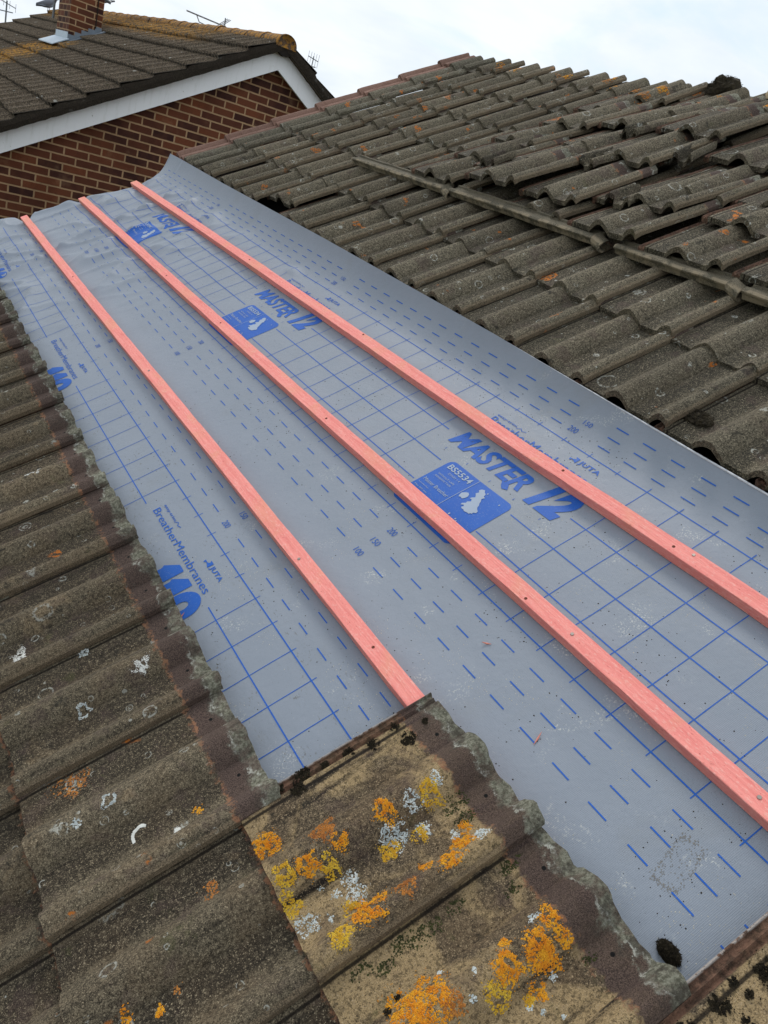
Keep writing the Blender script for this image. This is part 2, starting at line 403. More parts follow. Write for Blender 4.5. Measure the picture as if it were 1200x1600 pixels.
def mat_strip():
    g = G('strip', .9); v = g.objco(True); f = g.noise(v, 420, 2, .7); m_ = g.noise(v, 22, 5, .7)
    c = g.mix(g.step(f, .35, .66), (.05, .043, .03), (.18, .155, .11))
    c = g.mix(g.math('MULTIPLY', g.step(m_, .42, .56), .75), c, (.32, .255, .17))
    c = g.mix(g.math('MULTIPLY', g.step(m_, .66, .7), .7), c, (.24, .10, .07))
    sz = N(g.t, 'ShaderNodeSeparateXYZ'); g.L(g.tc.outputs['Object'], sz.inputs[0])
    tp_ = g.math('MULTIPLY', g.step(sz.outputs[0], -.012, .0), .85)
    c = g.mix(tp_, c, g.mix(g.step(f, .35, .66), (.035, .031, .022), (.15, .13, .09)))
    g.col(c); g.bump(g.math('ADD', f, m_), .003, .6); return g.m
M_strip = mat_strip()

# ------------------------------------------------------------------ ground
gm_ = MB(); gm_.add([(-400, -400, 0), (400, -400, 0), (400, 800, 0), (-400, 800, 0)], [(0, 1, 2, 3)])
tag(gm_.build('ground', M_grass), kind='structure')

# ------------------------------------------------------------------ our own house under the covering
hs = empty('house', (0, 2, 0))
tag(hs, 'low house whose tiled roof is stripped for the new grey membrane', 'house')
EAVE, RIDGE = -1.45, 3.5
dk = MB(); p = [(-1.45, -.035), (3.47, -.035), (3.47, -.06), (-1.45, -.06)]
dk.prism([W(a, -1.5, b) for a, b in p], (0, 6.45, 0)); dk.build('roof_felt', M_deck, hs, mw=Matrix.Identity(4))
rid = W(3.47, 0, -.04); eav = W(-1.4, 0, -.06)
bs = MB(); bx = 2 * rid.x - eav.x
bs.prism([(rid.x + .02, -1.5, rid.z), (bx, -1.5, eav.z), (bx, -1.5, eav.z - .03), (rid.x + .02, -1.5, rid.z - .03)], (0, 6.45, 0))
bs.build('back_slope', M_deck, hs, mw=Matrix.Identity(4))
def brick_mesh(name, verts, faces, parent, du=0.0, dv=0.0):
    o = mk(name, verts, faces, M_brick, parent, mw=Matrix.Identity(4)); me = o.data
    uvl = me.uv_layers.new(name='UVMap')
    for p_ in me.polygons:
        n_ = p_.normal
        for li in p_.loop_indices:
            co = me.vertices[me.loops[li].vertex_index].co
            uvl.data[li].uv = ((co.x if abs(n_.y) > abs(n_.x) else co.y) + du + 50, co.z + dv)
    return o
wx0, wx1 = eav.x + .35, bx - .35
zz = eav.z + .15
brick_mesh('wall', [(wx0, -1.4, 0), (wx1, -1.4, 0), (wx1, 4.85, 0), (wx0, 4.85, 0), (wx0, -1.4, zz), (wx1, -1.4, zz), (wx1, 4.85, zz), (wx0, 4.85, zz),
                    (rid.x, -1.4, rid.z - .15), (rid.x, 4.85, rid.z - .15)],
           [(0, 1, 5, 8, 4), (2, 3, 7, 9, 6), (1, 2, 6, 5), (3, 0, 4, 7)], hs)

# ------------------------------------------------------------------ tile mesh
def prof(u):
    """top height across the tile, u from the left (far) edge"""
    if u < .030:
        return .003 + .0055 * max(0, math.cos((u - .003) * math.pi / .007)) if u < .026 else .004 + .009 * (u - .026) / .004
    z = .0125 - .0015 * math.sin(min(1, max(0, (u - .03) / .3)) * math.pi)
    for c_, hw, h in ((.165, .046, .034), (.3150, .036, .032)):
        t = abs(u - c_) / hw
        if t < 1: z += h * (.55 * math.sqrt(1 - t * t) + .45 * math.cos(t * math.pi / 2) ** 2) * min(1, (1 - t) * 7)
    return z
def prof_verge(u):
    z = prof(u) if u > .035 else .0125
    t2 = abs(u - .098) / .024
    if t2 < 1: z = max(z, .0125 + .030 * math.sqrt(1 - t2 * t2))
    t = abs(u - .022) / .04
    if t < 1: z = max(z, .0125 + .040 * (math.cos(t * math.pi / 2) ** 1.1))
    return z
US = [0, .0015, .003, .005, .0065, .0085, .010, .0125, .0145, .017, .0195, .022, .0245, .026, .030, .045, .065, .09, .112] + [.118 + i * .0094 / 1 for i in range(11)] + [.225, .25, .268] + [.2735 + i * .008 for i in range(9)]
US = sorted(set(round(u, 4) for u in US if u <= .338)) + [.3385]
def tile_mesh(mat, L=.42, seed=0, pf=prof, ns=16, chip=.003, thick=.013):
    vs, fs = [], []
    nu = len(US)
    rn = random.Random(seed); ox = rn.random() * 50
    def row(j, top):
        s = L * (j / (ns - 1)) if j < ns - 1 else L
        for u in US:
            jig = chip * noise.noise(Vector((u * 38 + ox, j * 0.01, seed)))
            ss = s
            if j == 0: ss = s + jig * 1.2 + .002 * noise.noise(Vector((u * 160, ox, 1)))
            if j == ns - 1: ss = s - .002 + .0055 * min(1, max(0, (pf(u) - .013) / .03)) + jig * 2.2 + .0025 * noise.noise(Vector((u * 130, ox, 5)))
            z = pf(u) + .0012 * noise.noise(Vector((u * 25 + ox, s * 12, 2)))
            if top:
                if j == 0: z -= .0025
            else:
                z -= thick + (.008 if j == 0 else 0)
            vs.append((ss, -u, z))
    for j in range(ns): row(j, True)
    b0 = len(vs)
    for j in range(ns): row(j, False)
    for j in range(ns - 1):
        for i in range(nu - 1):
            a = j * nu + i
            fs.append((a, a + 1, a + nu + 1, a + nu)[::-1]); fs.append((b0 + a, b0 + a + 1, b0 + a + nu + 1, b0 + a + nu))
    for i in range(nu - 1):
        fs.append((i, i + 1, b0 + i + 1, b0 + i)[::1]); a = (ns - 1) * nu + i; fs.append((a, a + 1, b0 + a + 1, b0 + a)[::-1])
    for j in range(ns - 1):
        a = j * nu; fs.append((a, a + nu, b0 + a + nu, b0 + a)[::-1]); a = j * nu + nu - 1; fs.append((a, a + nu, b0 + a + nu, b0 + a))
    me = bpy.data.meshes.new('roof_tile'); me.from_pydata(vs, [], fs); me.materials.append(mat)
    me.polygons.foreach_set('use_smooth', [True] * len(me.polygons)); me.update()
    bm = bmesh.new(); bm.from_mesh(me); bmesh.ops.recalc_face_normals(bm, faces=bm.faces); bm.to_mesh(me); bm.free()
    me.set_sharp_from_angle(angle=R(42))
    return me
_cache = {}
def tmesh(mat, L, k, pf=prof):
    key = (mat.name, L, k, pf.__name__)
    if key not in _cache: _cache[key] = tile_mesh(mat, L, hash((k, round(L * 100))) % 97 + k, pf)
    return _cache[key]
ORD = ['first', 'second', 'third', 'fourth', 'fifth', 'sixth', 'seventh', 'eighth', 'ninth', 'tenth', 'eleventh', 'twelfth',
       'thirteenth', 'fourteenth', 'fifteenth', 'sixteenth', 'seventeenth', 'eighteenth', 'nineteenth', 'twentieth']
rt = random.Random(3)
def place_tile(s, yL, mat, nt=.052, tilt=.056, L=.42, yaw=0, roll=0, k=None, pf=prof, name='roof_tile'):
    k = rt.randrange(5) if k is None else k
    o = link(name, tmesh(mat, L, k, pf), mw=frame(s, yL, nt, tilt, yaw, roll)); o['kind'] = 'thing'; return o
# under face of a laid tile is at local z ~0
# ---- lower (left) courses
cols_left = [.83 + .303 * k for k in range(0, 14)]
for ci, s0 in enumerate((-.415, -.757, -1.10)):
    for k in range(-4 if ci else -4, 14):
        yL = .83 + .303 * k
        if yL > 5.03: continue
        j = lambda a: rt.uniform(-a, a)
        far = 13 - k
        o = place_tile(s0 + j(.004), yL + j(.0015), M_left, .050 + j(.0015), .054 + j(.003), yaw=j(.004), roll=j(.006))
        cn = ['bare-headed top course below the membrane', 'second course below the membrane', 'third course below the membrane'][ci]
        tag(o, 'brown tile, %s from far verge, %s' % (ORD[far], cn), 'roof tile', 'brown tiles of the lower roof')
# ---- lichen tiles
near = {}
for key, (s0, yL, k, lab) in dict(
        t1=(-.073, .828, 0, 'lichen-spotted tan tile beside the end of the shortest pink batten'),
        t2=(-.073, .527, 1, 'tan tile with thick orange lichen at bottom centre, beside the grooved edge'),
        t2b=(-.073, .224, 2, 'tan tile mostly under the corner tile at bottom right'),
        t3=(.262, .205, 3, 'mossy tile with white grooved rim at the bottom right corner'),
        t3b=(.262, -.098, 4, 'tan tile outside the corner tile, near the lowest right edge')).items():
    o = place_tile(s0, yL, M_near, .050, .054, k=k)
    near[key] = (o, s0, yL)
    tag(o, lab, 'roof tile', 'pale lichen tiles in front')
# ---- upper (right) courses
SC = [1.245 + .326 * i for i in range(7)]
vtilt = .06
def upper(ci, k, yL):
    j = lambda a: rt.uniform(-a, a)
    s = SC[ci] + .0095 * (yL - 1) + j(.007)
    L = .42
    if ci == 6: L = .30 if s + .25 < 3.49 else .25
    if ci == 5: L = .42
    wob = .004 * noise.noise(Vector((ci * .7, yL * 1.3, 3)))
    if ci == 6:
        L = .24
    return place_tile(s, yL + j(.003), M_grey, .050 + wob + j(.003), .060 + j(.006), L, j(.008), j(.012))
for ci in range(7):
    for k in range(-6, 12):
        yL = 1.426 + .3 * k
        if ci >= 2 and yL < 3.2: continue
        o = upper(ci, k, yL)
        if ci == 0 and k == 8: o.matrix_basis = Matrix.Translation(S * .085 + Nn * .004) @ o.matrix_basis    # slid up the slope, leaving a gap
        tag(o, 'grey weathered tile, %s course above the membrane, %s column from red verge' % (ORD[ci], ORD[11 - k]), 'roof tile', 'grey tiles of the upper roof')
    s = SC[ci] + .0095 * 4
    o = place_tile(s, 5.035, M_pink, .052, .060, .24 if ci == 6 else .42, k=ci % 3, pf=prof_verge, name='verge_tile')
    tag(o, 'pinkish clay-red verge tile, %s up from the membrane corner' % ORD[ci], 'verge tile', 'red verge tiles up the far edge')

for ci in range(2, 7):
    for k in range(-4, 6):
        yL = 1.426 + .3 * k
        if yL > 3.2: continue
        s_ = SC[ci] + .0095 * (yL - 1)
        o = place_tile(s_, yL, M_grey, .034, .045, .24 if ci == 6 else .42, rt.uniform(-.01, .01), rt.uniform(-.012, .012))
        tag(o, 'grey tile mostly buried beneath the loose stack, %s row above strips, %s hidden column' % (ORD[ci - 2], ORD[5 - k]), 'roof tile', 'laid tiles buried beneath the loose stack')
# ---- disturbed, re-stacked tiles (yL, [tail s ...], extra height, yaw)
loose = [
    (3.245, [1.875, 2.12, 2.36, 2.62, 2.88, 3.13], .012, .010),
    (2.875, [1.925, 2.16, 2.45, 2.70, 2.93, 3.17], .030, -.035),
    (2.570, [1.905, 1.965, 2.37, 2.70, 2.97, 3.19], .034, .018),
    (2.170, [1.885, 2.10, 2.28, 2.60, 2.86, 3.14], .022, -.012),
    (1.815, [1.880, 2.15, 2.34, 2.62, 2.88, 3.15], .014, .012),
    (1.460, [1.905, 2.18, 2.42, 2.66, 2.92, 3.18], .018, -.02),
    (1.120, [1.890, 2.14, 2.38, 2.64, 2.90, 3.16], .012, .01),
    (0.800, [1.900, 2.15, 2.42, 2.66, 2.92, 3.16], .012, -.01),
]
rl = random.Random(11)
for ic, (yL, tails, ex, yw) in enumerate(loose):
    prev = None
    for i, s in enumerate(tails):
        g_ = (tails[i + 1] - s) if i < len(tails) - 1 else .25
        g_ = max(g_, .2)
        sig = min(.021 / g_ + .015, .105)
        j = lambda a: rl.uniform(-a, a)
        n0 = .058 + sig * .42 + ex * (1.25 if i < 4 else .5) * (.5 + 1.0 * rl.random())
        if i >= 4: n0 = min(n0, .052 + sig * .42)
        if i == 5: n0 = .072; sig = .05
        if ic == 2 and i == 0: n0 = .088
        if ic == 2 and i == 1: n0 = .125
        L = .42 if s + .42 < 3.5 else .30
        if s + .30 > 3.50: L = .27
        k = rl.randrange(5)
        dy = [0, .02, -.015, .03, -.02, .01][i] * (1 if ic % 2 else -1) + j(.012)
        o = place_tile(s + j(.01), yL + dy, M_grey, n0, sig + j(.01), L, yw * (1 + j(.6)) + j(.04), j(.035), k)
        tag(o, 'loose grey tile stacked askew, %s up from edging strips, %s disturbed column' % (ORD[i], ORD[ic]), 'roof tile', 'loose tiles stacked on the upper roof')

rf = random.Random(31)
FR = [(2.04, 2.98, .12), (2.27, 2.62, -.1), (2.47, 2.30, .2), (2.06, 2.24, .05), (2.62, 2.70, -.15), (2.30, 1.52, .1)]
for i, (s_, y_, yaw_) in enumerate(FR):
    me = tile_mesh(M_grey, .13 + .03 * (i % 3), 60 + i, ns=8, chip=.012)
    for v_ in me.vertices:
        v_.co.y = v_.co.y * (.42 + .12 * (i % 2)) if True else v_.co.y
    o = link('tile_fragment', me, mw=frame(s_, y_, .128, .09, yaw_, rf.uniform(-.06, .06)))
    tag(o, 'broken tile piece, %s of those wedged in the loose stack counting from the near left' % ORD[i] if False else 'small broken piece of grey tile wedged in the loose stack', 'tile fragment', 'broken tile pieces in the loose stack', 'thing')
# ---- edging strips lying across the roof
def strip(y0, y1, s, lab, n0=.088, yaw=0.0):
    t = empty('edging_strip', mw=frame(s, y1, n0, 0, yaw))
    Lg = y0 - y1
    body = MB(); K = 26
    sec = [(-.004, -.020), (-.009, -.018), (-.011, .000), (-.016, .004), (-.016, .010), (-.008, .014), (.006, .013), (.012, .006), (.034, .004), (.038, .010), (.046, .009), (.048, .0), (.046, -.004), (.0, -.001), (-.004, -.006)]
    n_ = len(sec); vs = []; fs = []
    for i in range(K + 1):
        y = Lg * i / K
        for (a, b) in sec:
            q = noise.noise(Vector((a * 60, y * 9 + s * 3 + y0 * 7, b * 60))) * .0022
            vs.append((a + q, y, b + q))
    for i in range(K):
        for c_ in range(n_):
            fs.append((i * n_ + c_, i * n_ + (c_ + 1) % n_, (i + 1) * n_ + (c_ + 1) % n_, (i + 1) * n_ + c_))
    fs.append(tuple(range(n_))); fs.append(tuple(range(K * n_, K * n_ + n_))[::-1])
    o = mk('rail', vs, fs, M_strip, t); bm = bmesh.new(); bm.from_mesh(o.data); bmesh.ops.recalc_face_normals(bm, faces=bm.faces); bm.to_mesh(o.data); bm.free()
    # curled tongue at the near end
    vs = []; fs = []; path = [(.03, .012), (.006, .015), (-.012, .010), (-.018, -.002), (-.017, -.012), (-.006, -.020), (.012, -.020)]
    for (a, b) in path:
        for (dy, t_) in ((0, 0), (-.048, 0), (-.048, .007), (0, .007)):
            vs.append((a - t_ * .7 + .15 * dy, dy + .008, b + t_ * .5 + .32 * dy))
    for i in range(len(path) - 1):
        for q in range(4): fs.append((i * 4 + q, i * 4 + (q + 1) % 4, i * 4 + 4 + (q + 1) % 4, i * 4 + 4 + q))
    fs.append((0, 1, 2, 3)); e_ = len(vs) - 4; fs.append((e_ + 3, e_ + 2, e_ + 1, e_))
    mk('end_tongue', vs, fs, M_strip, t)
    tag(t, lab, 'edging strip', 'weathered strips lying across the upper roof')
strip(3.74, 2.93, 1.850, 'long weathered edging strip farthest left, lying under the stacked tiles', .096, .018)
strip(2.885, 2.00, 1.862, 'weathered edging strip with a white-stained lip, second from the left', .099, .012)
strip(1.90, 1.425, 1.868, 'short edging strip with yellow-brown end, third from the left', .096, .014)
strip(1.375, .70, 1.872, 'edging strip running out of the right edge of the picture', .095, .012)

# ------------------------------------------------------------------ membrane
BAT = [(.311, .47, 5.10), (.651, -.6, 5.06), (.974, -.6, 5.01)]
def sstep(a, b, x):
    t = min(1, max(0, (x - a) / (b - a))); return t * t * (3 - 2 * t)
def s_edge(y): return 1.235 + .0095 * (y - 1)
NE = [(-1.2, .030), (.2, .038), (1.0, .050), (1.8, .072), (3.0, .079), (4.2, .075), (5.0, .082), (6, .09)]
def n_edge(y):
    for (a, b), (c_, d) in zip(NE, NE[1:]):
        if y <= c_: return b + (d - b) * (y - a) / (c_ - a)
    return NE[-1][1]
def mem(s, y):
    near_b = max(math.exp(-((s - b[0]) / .045) ** 2) for b in BAT)
    se = s_edge(y); a0 = 1.075 + .02 * noise.noise(Vector((0, y * 1.5, 4)))
    t = max(0, (s - a0) / (se - a0)); n = n_edge(y) * t ** 2.4
    free = (1 - near_b) * (1 - sstep(0, .5, t))
    A = sstep(3.0, 4.3, y)
    # soft folds running up the slope at the far end
    f1 = 1 - abs(noise.noise(Vector((s * 1.7 + 3, y * 3.2 - s * .8, 1.3)))) * 2.4
    f2 = 1 - abs(noise.noise(Vector((s * 2.6, y * 6.5 + s * 1.2, 7.7)))) * 2.6
    fold = max(0, f1) ** 3 * .024 + max(0, f2) ** 3.5 * .012
    n += free * A * fold
    n += free * .0035 * noise.noise(Vector((s * 4, y * 2.2, 9))) * (1 - A * .5)
    n += free * .0012 * noise.noise(Vector((s * 14, y * 9, 2)))
    # a small pucker beside the upper batten
    n += .010 * math.exp(-((s - 1.075) / .03) ** 2 - ((y - 2.98) / .05) ** 2)
    n -= .004 * math.exp(-((s - .45) / .14) ** 2)
    return n
YE = [(-.3, 5.28), (.10, 5.27), (.183, 5.28), (.25, 5.25), (.303, 5.13), (.36, 5.21), (.42, 5.25), (.56, 5.17), (.641, 5.10), (.70, 5.13), (.75, 5.115), (.862, 5.08), (.983, 5.04), (1.05, 5.09), (1.131, 5.12), (1.30, 5.15)]
def y_end(s):
    for (a, b), (c_, d) in zip(YE, YE[1:]):
        if s <= c_: return b + (d - b) * sstep(a, c_, s)
    return YE[-1][1]
S0, DS, NS = -.12, .0095, 142
Y0, DY = -.55, .0125
def mem_pt(i, jy):
    """grid point (i across, jy along) -> (s,y,n)"""
    s = S0 + (1.0) * i * (1.235 - S0) / (NS - 1)
    s_n = s
    return s_n
vs = []; fs = []
tsteps = []
y = Y0
while y < 4.9: tsteps.append(('y', y)); y += DY
NB = 34
for q in range(NB): tsteps.append(('e', q / (NB - 1)))
for q in range(1, 14): tsteps.append(('d', q / 13))
for kind, t in tsteps:
    for i in range(NS):
        f_ = i / (NS - 1)
        if kind == 'y': yy = t
        else:
            yl = 4.9 - DY
            ye = y_end(S0 + f_ * (1.25 - S0)) - .03
            yy = yl + (ye - yl) * t if kind == 'e' else ye
        s = S0 + f_ * (s_edge(yy) - S0)
        if kind == 'y': n = mem(s, yy); P_ = (s, yy, n)
        elif kind == 'e': n = mem(s, yy); P_ = (s, yy, n - .004 * t * t)
        else:
            n = mem(s, yy) - .004; a = min(1, t * 2.2) * math.pi / 2; rr = .03
            P_ = (s, yy + rr * math.sin(a), n - rr * (1 - math.cos(a)) - max(0, t - .45) * .22 - .0 + .01 * noise.noise(Vector((s * 9, t * 3, 0))))
        vs.append(P_)
nr = len(tsteps)
for j in range(nr - 1):
    for i in range(NS - 1):
        a = j * NS + i; fs.append((a, a + 1, a + NS + 1, a + NS))
MEMB = mk('roofing_membrane', vs, fs, M_mem, smooth=True, mw=ROOF)
tag(MEMB, 'grey-blue breather membrane sheet with printed blue grid, stretched up under the battens', 'membrane')
_bvh = BVHTree.FromPolygons([Vector(v) for v in vs], fs)
def drape(s, y, off=.0007):
    h = _bvh.ray_cast(Vector((s, y, .6)), Vector((0, 0, -1)))
    return Vector((s, y, (h[0].z if h[0] is not None else mem(s, y)) + off))
# printed lines
gr = MB()
def pline(s0, y0, s1, y1, wd, step=.02):
    d = Vector((s1 - s0, y1 - y0, 0)); Ln = d.length; d.normalize(); p_ = Vector((-d.y, d.x, 0)) * wd / 2
    k = max(1, int(Ln / step)); vv = []
    for i in range(k + 1):
        c_ = Vector((s0, y0, 0)) + d * Ln * i / k
        a = c_ + p_; b = c_ - p_
        off = .0009 if c_.y > 3 or c_.x > 1.1 else .0006
        vv += [drape(a.x, a.y, off), drape(b.x, b.y, off)]
    gr.add(vv, [(2 * i, 2 * i + 2, 2 * i + 3, 2 * i + 1) for i in range(k)])
def gapped(s, y0, y1, gaps, wd=.0032):
    segs = []; y = y0
    for (a, b) in gaps:
        if a > y: segs.append((y, a))
        y = b
    segs.append((y, y1))
    for a, b in segs: pline(s, a, s, b, wd)
PER = 1.40
logo = [0, 1, 2]       # repeats along the roof
YF = 5.06
gapped(.069, .75, YF, [(1.382 + 1.40 * k, 1.891 + 1.42 * k) for k in logo])
gapped(.173, .45, YF, [])
gapped(.596, -.5, YF, [])
gapped(.702, -.5, YF, [(1.165 + PER * k, 1.445 + PER * k) for k in logo])
gapped(.800, -.5, YF, [(1.155 + PER * k, 1.46 + PER * k) for k in logo])
gapped(.898, -.5, YF, [(1.05 + PER * k, 1.56 + PER * k) for k in logo])
gapped(1.092, -.5, YF, [])
for k in range(-5, 51):
    yy = .002 + .0995 * k
    inl = any(1.05 + PER * q < yy < 1.53 + PER * q for q in logo)
    if yy > YF - .02: continue
    if inl:
        pline(.584, yy, .612, yy, .0022)
        pline(1.084, yy, 1.104, yy, .002)
        pline(.838, yy, .846, yy, .0018)
    else:
        pline(.584, yy, 1.108, yy, .0022, .03)
for k in range(4, 50):
    yy = .033 + .0998 * k
    if yy > YF - .02: continue
    if any(1.40 + PER * q < yy < 1.89 + PER * q for q in logo): pline(.160, yy, .186, yy, .0022)
    else: pline(-.06, yy, .186, yy, .0022, .03)
def dashes(s, y_a, gap_c):
    k = -25
    while k < 60:
        ya = y_a + .0925 * k; k += 1
        if ya < -.5 or ya > YF - .05: continue
        if any(abs(ya + .022 - (gap_c + PER * q)) < .052 for q in (-1, 0, 1, 2, 3)): continue
        pline(s, ya, s, ya + .043, .0030)
for s in (.223, .274, .329): dashes(s, 1.427, 1.635)
for s in (.447, .497, .547): dashes(s, 1.193, 1.306)
for s, s2 in ((1.132, 0), (1.166, 0), (1.197, 0)): dashes(s, 1.165, 1.285)
GRID = gr.build('printed_grid', M_ink, MEMB)

# lettering
def text_pieces(txt, ya, yb, sa, sb, bold=0.0, shear=0.0, mirror=False, off=.0012, keep=None):
    cu_ = bpy.data.curves.new('t', 'FONT'); cu_.body = txt; cu_.offset = bold; cu_.resolution_u = 4; cu_.shear = shear
    to = bpy.data.objects.new('t', cu_); C.objects.link(to); bpy.context.view_layer.update()
    me = bpy.data.meshes.new_from_object(to.evaluated_get(bpy.context.evaluated_depsgraph_get())); bpy.data.objects.remove(to)
    bm = bmesh.new(); bm.from_mesh(me); bpy.data.meshes.remove(me)
    bmesh.ops.triangulate(bm, faces=bm.faces)
    xs = [v.co.x for v in bm.verts]; ys = [v.co.y for v in bm.verts]
    x0, x1, y0, y1 = min(xs), max(xs), min(ys), max(ys)
    for v in bm.verts:
        fx = (v.co.x - x0) / (x1 - x0); fy = (v.co.y - y0) / (y1 - y0)
        v.co = Vector((sa + (sb - sa) * fy, ya + (yb - ya) * fx, 0))
    for _ in range(3):
        ee = [e for e in bm.edges if e.calc_length() > .018]
        if not ee: break
        bmesh.ops.subdivide_edges(bm, edges=ee, cuts=1); bmesh.ops.triangulate(bm, faces=[f for f in bm.faces if len(f.verts) > 3])
    vv = [drape(v.co.x, v.co.y, off) for v in bm.verts]; ff = [[l.vert.index for l in f.loops] for f in bm.faces]
    bm.verts.index_update()
    ff = [[v.index for v in f.verts] for f in bm.faces]
    bm.free(); return vv, ff
tx, tp, panels = 'word', 'white', 'panel'
class Acc:
    def __init__(s): s.d = {}
    def get(s, nm, mt):
        s.cur = MB(); s.d.setdefault(nm, []).append((s.cur, mt)); return s.cur
def emit(mb, vv, ff):
    nm, mt = {'word': ('printed_lettering', M_ink), 'white': ('reversed_lettering', M_inkp), 'panel': ('printed_panel', M_ink)}[mb] if isinstance(mb, str) else (None, None)
    if nm is None: mb.add(vv, ff); return
    q = MB(); q.add(vv, ff); q.build(nm, mt, MEMB)
def T(mb, *a, **k):
    vv, ff = text_pieces(*a, **k); emit(mb, vv, ff)
def poly(mb, pts, off=.0012, sub=True):
    bm = bmesh.new(); vv = [bm.verts.new((p_[0], p_[1], 0)) for p_ in pts]
    bm.faces.new(vv); bmesh.ops.triangulate(bm, faces=bm.faces)
    for _ in range(5):
        ee = [e for e in bm.edges if e.calc_length() > .022]
        if not ee: break
        bmesh.ops.subdivide_edges(bm, edges=ee, cuts=1); bmesh.ops.triangulate(bm, faces=[f for f in bm.faces if len(f.verts) > 3])
    bm.verts.index_update()
    emit(mb, [drape(v.co.x, v.co.y, off) for v in bm.verts], [[v.index for v in f.verts] for f in bm.faces]); bm.free()
def rrect(s0, s1, y0, y1, r):
    pts = []
    for (cs, cy, a0) in ((s1 - r, y1 - r, 0), (s0 + r, y1 - r, 90), (s0 + r, y0 + r, 180), (s1 - r, y0 + r, 270)):
        for q in range(7):
            a = R(a0 + 15 * q); pts.append((cs + r * math.cos(a), cy + r * math.sin(a)))
    return pts
GB = [(.000, .30), (.03, .36), (.02, .44), (.06, .50), (.12, .47), (.16, .52), (.10, .60), (.17, .62), (.26, .55), (.32, .57), (.40, .50), (.47, .56), (.45, .64), (.53, .62), (.60, .56), (.66, .62), (.72, .70), (.82, .66), (.86, .74), (.95, .72), (1.0, .62), (.93, .55),
      (.90, .46), (.80, .42), (.78, .34), (.68, .38), (.60, .30), (.52, .26), (.46, .20), (.38, .17), (.32, .10), (.28, .02), (.20, .0), (.16, .07), (.10, .06), (.07, .12), (.04, .10), (.03, .2)]
IR = [(.30, .86), (.28, .78), (.36, .74), (.46, .73), (.54, .78), (.58, .86), (.52, .94), (.44, 1.0), (.34, .97), (.27, .93)]
for q in logo:
    d = PER * q + (.015 if q == 2 else 0)
    T(tx, 'MASTER', 1.522 + d, 1.212 + d, .866, .932, bold=.035, shear=.25)
    # bold stylised 12
    y = lambda v: v + d
    T(tx, '12', 1.180 + d, 1.062 + d, .856, .966, bold=.055, shear=.3)
    poly(tx, [(.853, y(1.262)), (.868, y(1.275)), (.868, y(1.248)), (.853, y(1.235)), (.846, y(1.25))])
    poly(panels, rrect(.622, .824, 1.170 + d, 1.435 + d, .02), off=.0009)
    T(tp, 'BS5534', 1.420 + d, 1.322 + d, .792, .812, bold=.02, off=.0019)
    for (t_, a, b, c_, e_) in (('ZONES 1-4', 1.395, 1.345, .778, .784), ('WITHOUT LAPS', 1.416, 1.345, .760, .766), ('ADHESIVE TAPE', 1.416, 1.345, .749, .755), ('Master Breather', 1.425, 1.318, .718, .730), ('Underlay', 1.425, 1.38, .703, .708), ('Max 345 mm', 1.425, 1.37, .690, .695)):
        T(tp, t_, a + d, b + d, c_, e_, off=.0019)
    ms = lambda pr_: [(.722 + .098 * b_ * .9, 1.306 + d - .09 * (1 - a_) - .0) for (b_, a_) in pr_]
    poly(tp, ms(GB), off=.0019)
    poly(tp, ms(IR), off=.0019)
    for (a, b, r_) in ((.80, 1.20, .003), (.69, 1.262, .004), (.69, 1.235, .003), (.686, 1.228, .003), (.806, 1.255, .003), (.80, 1.262, .002)):
        poly(tp, [(a + r_ * math.cos(R(60 * k)), b + d + r_ * .7 * math.sin(R(60 * k))) for k in range(6)], off=.0019)
    poly(tp, [(.632, 1.311 + d), (.632, 1.3095 + d), (.822, 1.3095 + d), (.822, 1.311 + d)], off=.0019)
    # lower lettering block
    d2 = 1.41 * q
    def block(s_off, y_off, full=True):
        a = lambda v: v + y_off
        T(tx, 'easy-trim', a(1.844), a(1.755), .106 + s_off, .1165 + s_off, bold=.012)
        for (p1, p2) in (((.108, 1.752), (.117, 1.740)), ((.117, 1.740), (.110, 1.730)), ((.110, 1.730), (.115, 1.716))):
            pline_to(sw, p1[0] + s_off, a(p1[1]), p2[0] + s_off, a(p2[1]), .0022)
        T(tx, 'BreatherMembranes', a(1.845), a(1.43), .074 + s_off, .0965 + s_off)
        T(tx, 'JUTA', a(1.508), a(1.442), .117 + s_off, .134 + s_off, bold=.02)
        poly(tx, [(.116 + s_off, a(1.542)), (.125 + s_off, a(1.545)), (.120 + s_off, a(1.525)), (.116 + s_off, a(1.513)), (.135 + s_off, a(1.513)), (.135 + s_off, a(1.530)), (.129 + s_off, a(1.524)), (.124 + s_off, a(1.532))][::-1])
    def pline_to(mb, s0, y0, s1, y1, wd):
        dd = Vector((s1 - s0, y1 - y0, 0)).normalized(); pp = Vector((-dd.y, dd.x, 0)) * wd / 2
        P4 = [Vector((s0, y0, 0)) + pp, Vector((s1, y1, 0)) + pp, Vector((s1, y1, 0)) - pp, Vector((s0, y0, 0)) - pp]
        mb.add([drape(v.x, v.y, .0012) for v in P4], [(0, 1, 2, 3)])
    sw = MB()
    block(0, d2)
    # heavy 110 partly under the tiles
    z = lambda v: v + d2
    for yo in (0, -.064):
        poly(tx, [(-.045, z(1.598 + yo)), (-.045, z(1.546 + yo)), (.063, z(1.545 + yo)), (.063, z(1.575 + yo)), (.045, z(1.590 + yo)), (.028, z(1.604 + yo)), (.020, z(1.598 + yo))])
    oc, wO = z(1.432), .04
    ring = []
    for k in range(19):
        a = R(-90 + 10 * k); ring.append((.020 + .046 * math.cos(a), oc - .044 * math.sin(a)))
    inner = [(.016 + .018 * math.cos(R(90 - 10 * k)), oc - .013 * math.sin(R(90 - 10 * k))) for k in range(19)]
